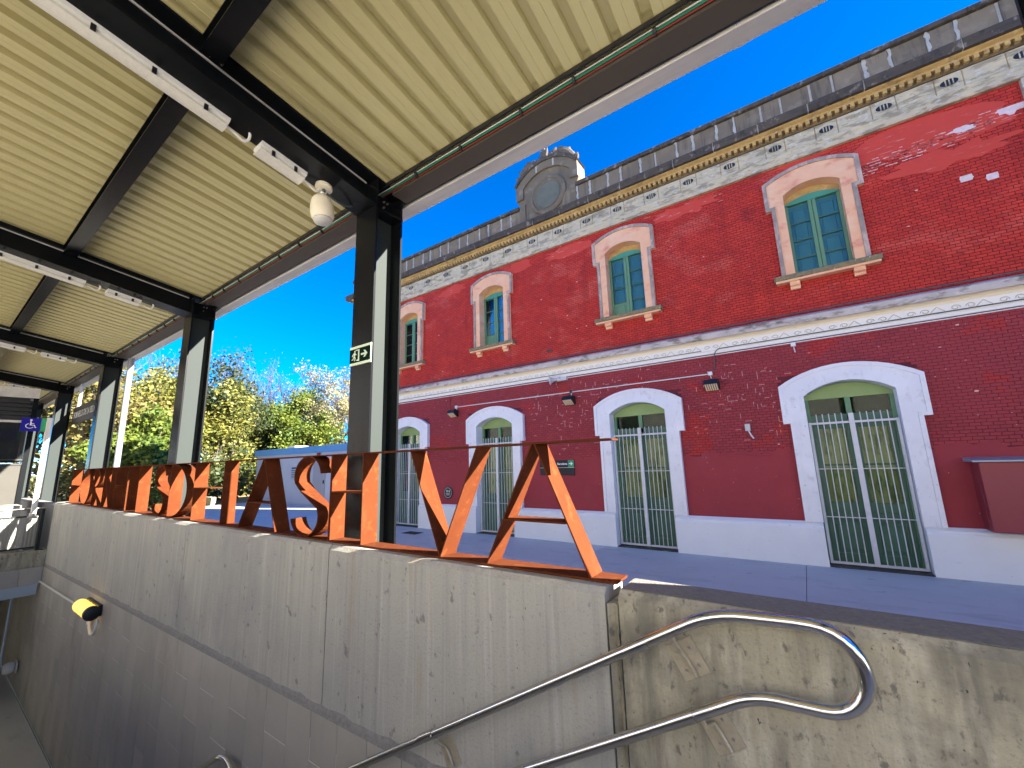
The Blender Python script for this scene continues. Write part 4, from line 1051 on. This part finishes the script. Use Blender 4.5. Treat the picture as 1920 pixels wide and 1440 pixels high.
# carved foliage on the crest
fol = MB()
def leafblob(x, z, r, ang, ln):
    a = R_(ang); d = Vector((math.sin(a), 0, math.cos(a)))
    c = Vector((x, 8.10 + random.uniform(-.05, .05), z))
    k = 5
    fol.tube([c, c + d * ln * .35, c + d * ln * .7 + Vector((0, -.03, 0)), c + d * ln + Vector((0, -.05, 0))], [r * .7, r, r * .8, r * .25], 7)
zc0 = lambda x: 9.075 - .445 * ((x - ck) / .9) ** 2
for i in range(26):
    t = -1 + 2 * i / 25; x = ck + t * .80
    hgt = .10 + .05 * math.cos(i * 2.1)
    if abs(t) > .18: leafblob(x, zc0(x) - .02, .07 + .014 * math.sin(i), (35 if t > 0 else -35) * (1 if i % 2 else -.6), hgt + .08 + .05 * (1 - abs(t)))
for (ang, ln, r) in ((-62, .22, .055), (-40, .28, .05), (-20, .34, .052), (0, .42, .06), (20, .34, .052), (40, .28, .05), (62, .22, .055), (-10, .30, .04), (10, .30, .04)):
    leafblob(ck - .02, 9.04, r, ang, ln)
for s_ in (-1, 1):
    pts = [(ck + s_ * (.50 + .12 * math.cos(R_(a)) * (1 - a / 800)), 8.06, 9.0 + .10 * math.sin(R_(a)) * (1 - a / 800)) for a in range(0, 480, 30)]
    fol.tube(pts, .05, 7)
    fol.tube([(ck + s_ * .28, 8.08, 9.06), (ck + s_ * .45, 8.06, 9.12), (ck + s_ * .62, 8.06, 8.99), (ck + s_ * .80, 8.08, 8.78)], [.08, .11, .10, .06], 8)
fol.prism(arc(ck, .80, 8.70, 9.13, 12) + arc(ck, .80, 8.66, 9.04, 12, True), 8.08, 8.40, 'Y')
fol.build('carved_foliage', 'stone_carved', cr, True, fix=True)
# unseen block added out of frame on the right; it and the station shade the platform
wg = thing('long_shade_block', (14, 9, 0), 'long plain unseen block added for shade beyond the right end of the brick front', 'building')
MB().box(3.86, 34, 8.5, 11, 0, 8.0).build('wall', 'maroon_render', wg)
MB().box(3.86, 34.1, 8.35, 11.1, 8.001, 8.2).build('coping', 'stone_dark', wg)
for x in range(6, 33, 3): MB().box(x, x + 1.0, 8.47, 8.505, .1, 2.6).build('door', 'green_paint', wg)  # door panels on the added unseen shade block

tsw = thing('bounce_block', (-5, -12, 0), 'long pale unseen block added across the tracks to bounce light', 'building')  # out of view, added to bounce warm sunlight onto facade and canopy
MB().box(-70, 60, -18, -11, -.5, 8.5).build('wall', 'bounce_pale', tsw)
MB().box(-70.3, 60.3, -18.3, -10.7, 8.501, 8.8).build('roof', 'roof_tile', tsw)
for i in range(16): MB().box(-66 + i * 8, -64.6 + i * 8, -11.001, -10.96, 2.5, 4.4).build('window', 'black', tsw)  # dark panes on the added unseen bounce block
lt = thing('tall_shade_block', (11.5, 2.7, 0), 'plain unseen block added right of the frame to shade the wall top', 'blocker')  # added out of view only to shade the right end of the wall top
MB().box(10, 13, .8, 4.95, 0, 7.0).build('shade_body', 'shade_stone_panel', lt)
MB().box(9.95, 13.05, .75, 4.95, 7.001, 7.2).build('roof', 'gutter_metal', lt)
# ---- things fixed to the facade
fl_lab = ['black floodlight with slatted lens right of the second door', 'black floodlight with slatted lens above the conduit between the middle doors', 'black floodlight left of the third door under the white box']
fl_lab = ['black slatted floodlight on the wall between the two right-hand doors', 'black slatted floodlight on the wall just below the horn loudspeaker', 'black slatted floodlight on the wall between the two left-hand doors']
def flood(cx, cz, lab):
    f = thing('floodlight', (cx, 8.1, cz), lab, 'floodlight', 'floodlights along the facade')
    MB().prism([(8.145, cz + .085), (8.0, cz + .085), (7.945, cz + .005), (8.10, cz - .10), (8.145, cz - .10)], cx - .12, cx + .12, 'X').build('housing', 'black', f)
    ln = MB()
    for i in range(6):
        x = cx - .103 + i * .036
        ln.prism([(7.953, cz - .004), (7.949, cz - .010), (8.090, cz - .104), (8.095, cz - .097)], x, x + .024, 'X')
    ln.build('lens', 'floodlight_lens', f)
    MB().box(cx - .135, cx - .121, 8.04, 8.12, cz - .03, cz + .05).build('side_knob', 'white_metal', f)
    MB().box(cx - .03, cx + .03, 8.10, 8.149, cz + .086, cz + .12).build('bracket', 'black', f)
flood(-1.21, 2.94, fl_lab[0]); flood(-4.08, 2.97, fl_lab[1]); flood(-7.52, 2.99, fl_lab[2])
tag(MB().tube([(-7.42, 8.135, 3.155), (-4.1, 8.135, 3.155), (-1.22, 8.135, 3.15)], .011, 8).build('conduit', 'cable_white'), 'straight white conduit across the facade above the white door arches', 'conduit')
jl = [(-7.46, 3.155, .035, 'cable_white', 'small white junction box at the left end of the facade conduit'), (-1.22, 3.155, .035, 'cable_white', 'small white junction box above the right-hand floodlight'), (.08, 3.46, .035, 'cable_white', 'small white junction box under the cream belt course'), (-4.05, 3.165, .028, 'black', 'small black junction box on the facade conduit')]
for (x, z, r, m_, lab) in jl:
    j = thing('junction_box', (x, 8.13, z), lab, 'junction box', 'junction boxes on the facade')
    MB().bbox(x - r, x + r, 8.105, 8.15, z - r, z + r, .004).build('box', m_, j)
    MB().tube([(x, 8.135, z - r), (x + .01, 8.135, z - r - .10)], .008, 6).build('drop_cable', m_ if m_ != 'black' else 'cable_white', j)
tag(MB().tube([(-9.8, 8.095, 3.587), (-1.32, 8.095, 3.587)], .007, 6).build('cable', 'cable_dark'), 'dark cable running along the left part of the cream belt course', 'cable', 'cables on the facade')
tag(MB().tube(smooth_path([(-1.16, 8.135, 3.19), (-1.13, 8.135, 3.30), (-1.12, 8.125, 3.50), (-1.05, 8.095, 3.585), (3.8, 8.095, 3.587)], .05), .009, 6).build('cable', 'cable_dark'), 'dark cable running along the right part of the cream belt course', 'cable', 'cables on the facade')
tag(MB().tube([(-9.8, 8.14, 3.48), (3.8, 8.14, 3.495)], .010, 6).build('cable', 'cable_white'), 'white cable running just under the cream belt course', 'cable', 'cables on the facade')
tag(MB().tube([(-12, 8.03, 3.955), (3.8, 8.03, 3.955)], .010, 6).build('cable', 'cable_dark'), 'dark cable lying on top of the belt course', 'cable', 'cables on the facade')
tag(MB().tube([(-7.70, 8.14, 3.50), (-7.70, 8.14, 3.0)], .012, 6).build('pipe', 'maroon_render'), 'short red-painted pipe dropping to the left floodlight', 'pipe')
hn = thing('horn_loudspeaker', (-4.45, 8.0, 3.46), 'grey horn loudspeaker under the belt course', 'loudspeaker')
hd = Vector((-.75, -.62, -.12)).normalized(); hc = Vector((-4.34, 8.05, 3.465))
MB().lathe([(.03, 0), (.035, .05), (.05, .10), (.08, .145), (.10, .16), (.102, .166), (.085, .15), (.02, .09)], hc, hd, 20).build('horn', 'gutter_metal', hn, True)
MB().lathe([(.05, 0), (.055, .02), (.055, .09), (.04, .11)], hc - hd * .10, hd, 16).build('driver', 'gutter_metal', hn, True)
MB().box(-4.26, -4.12, 8.06, 8.15, 3.43, 3.51).build('bracket', 'gutter_metal', hn)
# direction sign
dsn = thing('direction_sign', (-4.4, 8.13, 1.5), 'dark platform direction sign with a green arrow between the middle doors', 'sign')
sx0, sx1 = -4.92, -4.07
MB().box(sx0, sx1, 8.118, 8.146, 1.525, 1.68).build('upper_panel', 'sign_dark', dsn)
MB().box(sx0, sx1, 8.118, 8.146, 1.36, 1.517).build('lower_panel', 'sign_dark', dsn)
MB().box(sx0, sx1, 8.122, 8.146, 1.517, 1.525).build('divider', 'white_metal', dsn)
MB().box(-4.215, -4.071, 8.1145, 8.1175, 1.527, 1.678).build('arrow_panel', 'sign_green', dsn)
a_ = MB(); a_.prism([(-4.19, 1.596), (-4.13, 1.596), (-4.155, 1.570), (-4.135, 1.570), (-4.098, 1.603), (-4.135, 1.636), (-4.155, 1.636), (-4.13, 1.610), (-4.19, 1.610)], 8.1115, 8.1142, 'Y'); a_.build('arrow', 'white_print', dsn)
text('Barcelona', .060, 'white_print', dsn, (-4.235, 8.1165, 1.583), (1, 0, 0), (0, 0, 1), align='RIGHT', bold=.0012)
text('Girona', .052, 'white_print', dsn, (-4.60, 8.1165, 1.452), (1, 0, 0), (0, 0, 1), bold=.0012)
text('Portbou', .052, 'white_print', dsn, (-4.60, 8.1165, 1.385), (1, 0, 0), (0, 0, 1), bold=.0012)
pq = thing('wall_plaque', (-7.77, 8.13, .94), 'round black plaque with pale ring on the wall left of the third door', 'plaque')
pc = Vector((-7.77, 8.15, .93))
MB().lathe([(.165, 0), (.165, .02), (.15, .024)], pc, (0, -1, 0), 32).build('disc', 'black', pq)
rg = MB(); rp_ = [(pc.x + .125 * math.cos(R_(a)), 8.1245, pc.z + .125 * math.sin(R_(a))) for a in range(0, 361, 12)]
rg.tube(rp_, .005, 4)
rg.build('ring', 'gutter_metal', pq)
mk = MB()
for (x, w_, h_) in ((-.055, .012, .06), (-.03, .012, .06), (-.005, .012, .06), (.035, .03, .055)): mk.box(pc.x + x, pc.x + x + w_, 8.1235, 8.127, pc.z + .01, pc.z + .01 + h_)
for (zz, w_) in ((-.03, .15), (-.06, .11)): mk.box(pc.x - w_ / 2, pc.x + w_ / 2, 8.1235, 8.127, pc.z + zz, pc.z + zz + .012)
mk.build('relief_marks', 'gutter_metal', pq)
fx = thing('wall_fitting', (-.72, 8.1, 2.10), 'small grey broken fitting left on the wall beside the right-hand door', 'fitting')
MB().bbox(-.78, -.70, 8.09, 8.15, 2.08, 2.20, .006).build('box', 'gutter_metal', fx)
MB().tube([(-.73, 8.10, 2.08), (-.70, 8.10, 2.0), (-.67, 8.12, 1.95)], .012, 6).build('cable_stub', 'cable_white', fx)
# red cabinet
rc = thing('wall_cabinet', (2.3, 8.0, .6), 'maroon metal cabinet with grey lid at the right edge of the facade', 'cabinet')
MB().bbox(1.80, 3.0, 7.80, 8.15, .645, 1.50, .006).build('body', 'red_metal', rc)
MB().prism([(8.149, 1.56), (7.76, 1.525), (7.76, 1.505), (8.149, 1.505)], 1.74, 3.06, 'X').build('lid', 'zinc', rc)
MB().box(1.795, 1.80, 7.90, 8.05, .70, 1.30).build('side_panel', 'red_metal', rc)

dc = thing('drain_cover', (-8.3, 7.4, 0), 'small dark drain cover set in the platform in front of the third door', 'drain cover')
MB().box(-8.55, -8.05, 7.25, 7.55, .001, .006).build('frame', 'stone_dark', dc)
for i in range(6): MB().box(-8.52 + i * .08, -8.47 + i * .08, 7.28, 7.52, .0065, .010).build('bar', 'galv', dc)
# ------------------------------------------------------------------ utility building far left
ub = thing('utility_building', (-19, 12, 0), 'pale blue flat-roofed utility building behind the rusted letters', 'building')
MB().box(-24.4, -14.5, 10.7, 15, 0, 2.35).build('wall', 'shed_wall', ub)
for i in range(5):
    xa = -24.55 + i * 2.02
    MB().box(xa + .006, xa + 2.014, 10.62, 10.70, 2.352, 2.66).build('fascia_panel', 'shed_fascia', ub)
MB().box(-24.55, -14.45, 10.701, 15.1, 2.353, 2.655).build('roof_slab', 'shed_grey', ub)
for xv in (-22.1, -20.3):
    lv = MB()
    lv.box(xv - .38, xv + .38, 10.685, 10.7, 1.16, 1.70)
    v = lv.build('louvre_vent', 'black', ub)
    for k in range(5): MB().prism([(10.69, 1.19 + k * .1), (10.65, 1.17 + k * .1), (10.65, 1.19 + k * .1), (10.69, 1.245 + k * .1)], xv - .36, xv + .36, 'X').build('louvre_blade', 'shed_wall', v)
dr = MB().box(-18.75, -17.75, 10.675, 10.70, .02, 2.0).build('door', 'shed_grey', ub)
MB().box(-17.86, -17.80, 10.64, 10.674, .95, 1.10).build('handle', 'black', dr)
MB().box(-18.42, -18.22, 10.62, 10.66, 2.13, 2.34).build('alarm_box', 'red_metal', ub)
MB().box(-22.2, -21.5, 11.2, 11.9, 2.656, 2.80).build('roof_vent', 'gutter_metal', ub)
kb = tag(MB().box(-60, -24.6, 8.8, 9.0, -.055, .35).build('low_kerb_wall', 'concrete'), 'low pale kerb wall at the end of the platform before the trees', 'kerb')

# ------------------------------------------------------------------ trees
def branch(m_, p, d, ln, r, depth, tips, rng, spread=.55):
    n = 3; pts = [p]; q = Vector(p); dd = Vector(d)
    for i in range(n):
        dd = (dd + Vector((rng.uniform(-.16, .16), rng.uniform(-.16, .16), rng.uniform(-.03, .12)))).normalized()
        q = q + dd * ln / n; pts.append(q.copy())
    m_.tube(pts, [r * (1 - .55 * i / n) for i in range(n + 1)], 5 if r > .04 else 3, False)
    if depth == 0: tips.append((q, dd)); return
    k = 3 if depth > 1 else 4
    for i in range(k):
        a = rng.uniform(0, 2 * math.pi); s_ = spread * rng.uniform(.6, 1.4)
        nd = (dd + Vector((math.cos(a), math.sin(a), rng.uniform(-.1, .5))) * s_).normalized()
        st_ = pts[-1] if i < 2 else pts[rng.choice([1, 2])]
        branch(m_, st_, nd, ln * rng.uniform(.6, .85), r * .5, depth - 1, tips, rng, spread)
def leaves(m_, pts, n, rad, size, rng):
    for _ in range(n):
        c, k = rng.choice(pts)
        g_ = Vector((rng.gauss(0, 1), rng.gauss(0, 1), rng.gauss(0, .8))) * rad * k
        p = c + g_; s_ = size * rng.uniform(.6, 1.4)
        a = Vector((rng.uniform(-1, 1), rng.uniform(-1, 1), rng.uniform(-.6, .6))).normalized()
        b = a.cross(Vector((rng.uniform(-1, 1), rng.uniform(-1, 1), rng.uniform(-1, 1)))).normalized()
        m_.quad(p - a * s_ * .5, p - b * s_ * .32, p + a * s_ * .5, p + b * s_ * .32)
def tree(name, label, ux, uy, D, h, leafm, n, seed, wid=1.0, bare=0, low=.15, size=.26, group='trees beyond the platform'):
    rng = random.Random(seed)
    x, y = ux * D, uy * D
    t = thing(name, (x, y, -.06), label, 'tree', group)
    m_ = MB(); tips = []
    base = Vector((x, y, -.06))
    br = MB()
    m_.tube([base, base + Vector((rng.uniform(-.2, .2), rng.uniform(-.2, .2), h * .22)), base + Vector((rng.uniform(-.3, .3), rng.uniform(-.3, .3), h * .42))], [.02 * h + .03, .016 * h + .02, .012 * h + .015], 8)
    top = Vector(m_.v[-1]); top = base + Vector((0, 0, h * .42))
    m_.build('trunk', 'bark', t, True)
    for i in range(6):
        a = 2 * math.pi * i / 6 + rng.uniform(-.4, .4)
        st_ = base + Vector((0, 0, h * rng.uniform(.2, .42)))
        d = Vector((math.cos(a) * .7 * wid, math.sin(a) * .7 * wid, rng.uniform(.6, 1.3))).normalized()
        branch(br, st_, d, h * .26, .008 * h + .012, 3 if bare else 2, tips, rng, .45 if bare else .55)
    branch(br, base + Vector((0, 0, h * .40)), Vector((0, 0, 1)), h * .30, .010 * h, 3 if bare else 2, tips, rng, .4)
    br.build('limbs', 'twig' if bare else 'bark', t, False, fix=False)
    zmax = max(p.z for p, d in tips)
    f = h / (zmax + .06)
    pts = [(Vector((p.x, p.y, p.z)), rng.uniform(.6, 1.3)) for p, d in tips]
    if not bare:
        for _ in range(26):     # extra clumps so the crown reaches low
            a = rng.uniform(0, 2 * math.pi); z_ = rng.uniform(low, .8) * h; r_ = wid * h * .30 * math.sin(math.pi * min(1, max(.12, (z_ / h) * .9 + .06))) ** .6 * rng.uniform(.4, 1.0)
            pts.append((Vector((x + r_ * math.cos(a), y + r_ * math.sin(a), z_)), rng.uniform(.7, 1.4)))
    cm = MB(); leaves(cm, pts, int(n * 1.7), h * (.030 if bare else .052), size * .74, rng)
    cm.build('crown', leafm, t, False, fix=False)
    return t
TR = [ # label, px bearing unit, D, height above camera etc
 ('golden autumn tree seen behind the lift shaft', -.995, .098, 30, 7.6, 'leaf_gold', 5200, 1.1, 0),
 ('golden autumn tree between the lift and the fourth column', -.990, .142, 31, 7.2, 'leaf_gold', 5200, 1.0, 0),
 ('ochre leaved tree behind the hanging name sign', -.984, .178, 28, 6.6, 'leaf_ochre', 5000, 1.1, 0),
 ('leafy green young tree between the downpipe and the second column', -.972, .232, 24, 3.9, 'leaf_green', 4200, 1.1, 0),
 ('yellow green tree rising between the second and third columns', -.969, .246, 30, 7.0, 'leaf_yellowgreen', 5600, 1.0, 0),
 ('golden tree just left of the second column', -.962, .272, 31, 7.2, 'leaf_gold', 5000, 1.0, 0),
 ('yellow green tree just right of the second column', -.945, .328, 29, 6.4, 'leaf_yellowgreen', 5600, 1.0, 0),
 ('tall dark ivy-clad tree, highest of the wood', -.935, .356, 30, 8.0, 'leaf_dark', 3600, .55, 0),
 ('ochre yellow tree below the ivy-clad tree', -.930, .370, 35, 6.8, 'leaf_gold', 5200, .9, 0),
 ('olive tree between the ivy-clad tree and the round green one', -.912, .410, 36, 6.4, 'leaf_yellowgreen', 5200, .9, 0),
 ('dense round bright green tree above the blue utility building', -.882, .471, 34, 6.5, 'leaf_green', 9500, 1.25, 0),
 ('dark green bush left of the round green tree', -.900, .436, 35, 5.0, 'leaf_dark', 4200, 1.1, 0),
 ('low gold shrub right of the round green tree', -.858, .514, 36, 4.0, 'leaf_gold', 3600, 1.2, 0),
]
for i, (lab, ux, uy, D, h, lm, n, wd, br_) in enumerate(TR):
    tree('tree', lab, ux, uy, D, h, lm, n, 100 + i, wd, br_, size=.25 if lm != 'leaf_gold' else .22)
BT = [('bare twiggy tree at the left above the golden trees', -.981, .195, 36, 8.6), ('bare twiggy tree above the left column gap', -.968, .25, 38, 9.4), ('bare purple-twigged tree just right of the second column', -.942, .335, 38, 9.2), ('bare twiggy tree behind the ivy-clad tree', -.925, .38, 38, 9.9), ('bare twiggy tree in the middle of the sky gap', -.907, .421, 38, 8.8), ('bare twiggy tree left of the pale leaved one', -.885, .465, 38, 8.3)]
for i, (lab, ux, uy, D, h) in enumerate(BT): tree('bare_tree', lab, ux, uy, D, h, 'leaf_ochre', 500, 200 + i, .9, 1, size=.16)
PT = [('pale leaved thin tree behind the round green tree', -.868, .497, 36, 8.0), ('pale leaved thin tree beside the nearest column', -.848, .530, 35, 8.0), ('pale leaved thin tree partly behind the nearest column', -.832, .555, 35, 7.8)]
for i, (lab, ux, uy, D, h) in enumerate(PT): tree('pale_tree', lab, ux, uy, D, h, 'leaf_pale', 2600, 300 + i, .8, 1, size=.20)
# undergrowth: one continuous shrub belt nobody could count
rng = random.Random(5); ug = MB()
pts = []
for i in range(150):
    a = i / 149; ux = -.996 + a * .15; uy = math.sqrt(max(0, 1 - ux * ux)); D = rng.uniform(25.5, 31) if ux < -.93 else rng.uniform(34, 38)
    pts.append((Vector((ux * D, uy * D, rng.uniform(.2, 1.9))), rng.uniform(.7, 1.5)))
leaves(ug, pts, 11000, .55, .24, rng)
tag(ug.build('undergrowth', 'leaf_dark', None, False, fix=False), kind='stuff')
rng = random.Random(6); ug = MB(); pts = []
for i in range(90):
    a = rng.random(); ux = -.996 + a * .2; uy = math.sqrt(max(0, 1 - ux * ux)); D = rng.uniform(34, 44)
    pts.append((Vector((ux * D, uy * D, rng.uniform(.3, 3.4))), rng.uniform(.8, 1.6)))
leaves(ug, pts, 9000, .9, .36, rng)
tag(ug.build('far_woodland', 'leaf_yellowgreen', None, False, fix=False), kind='stuff')
for o in bpy.data.objects:
    if 'wl' in o: del o['wl']
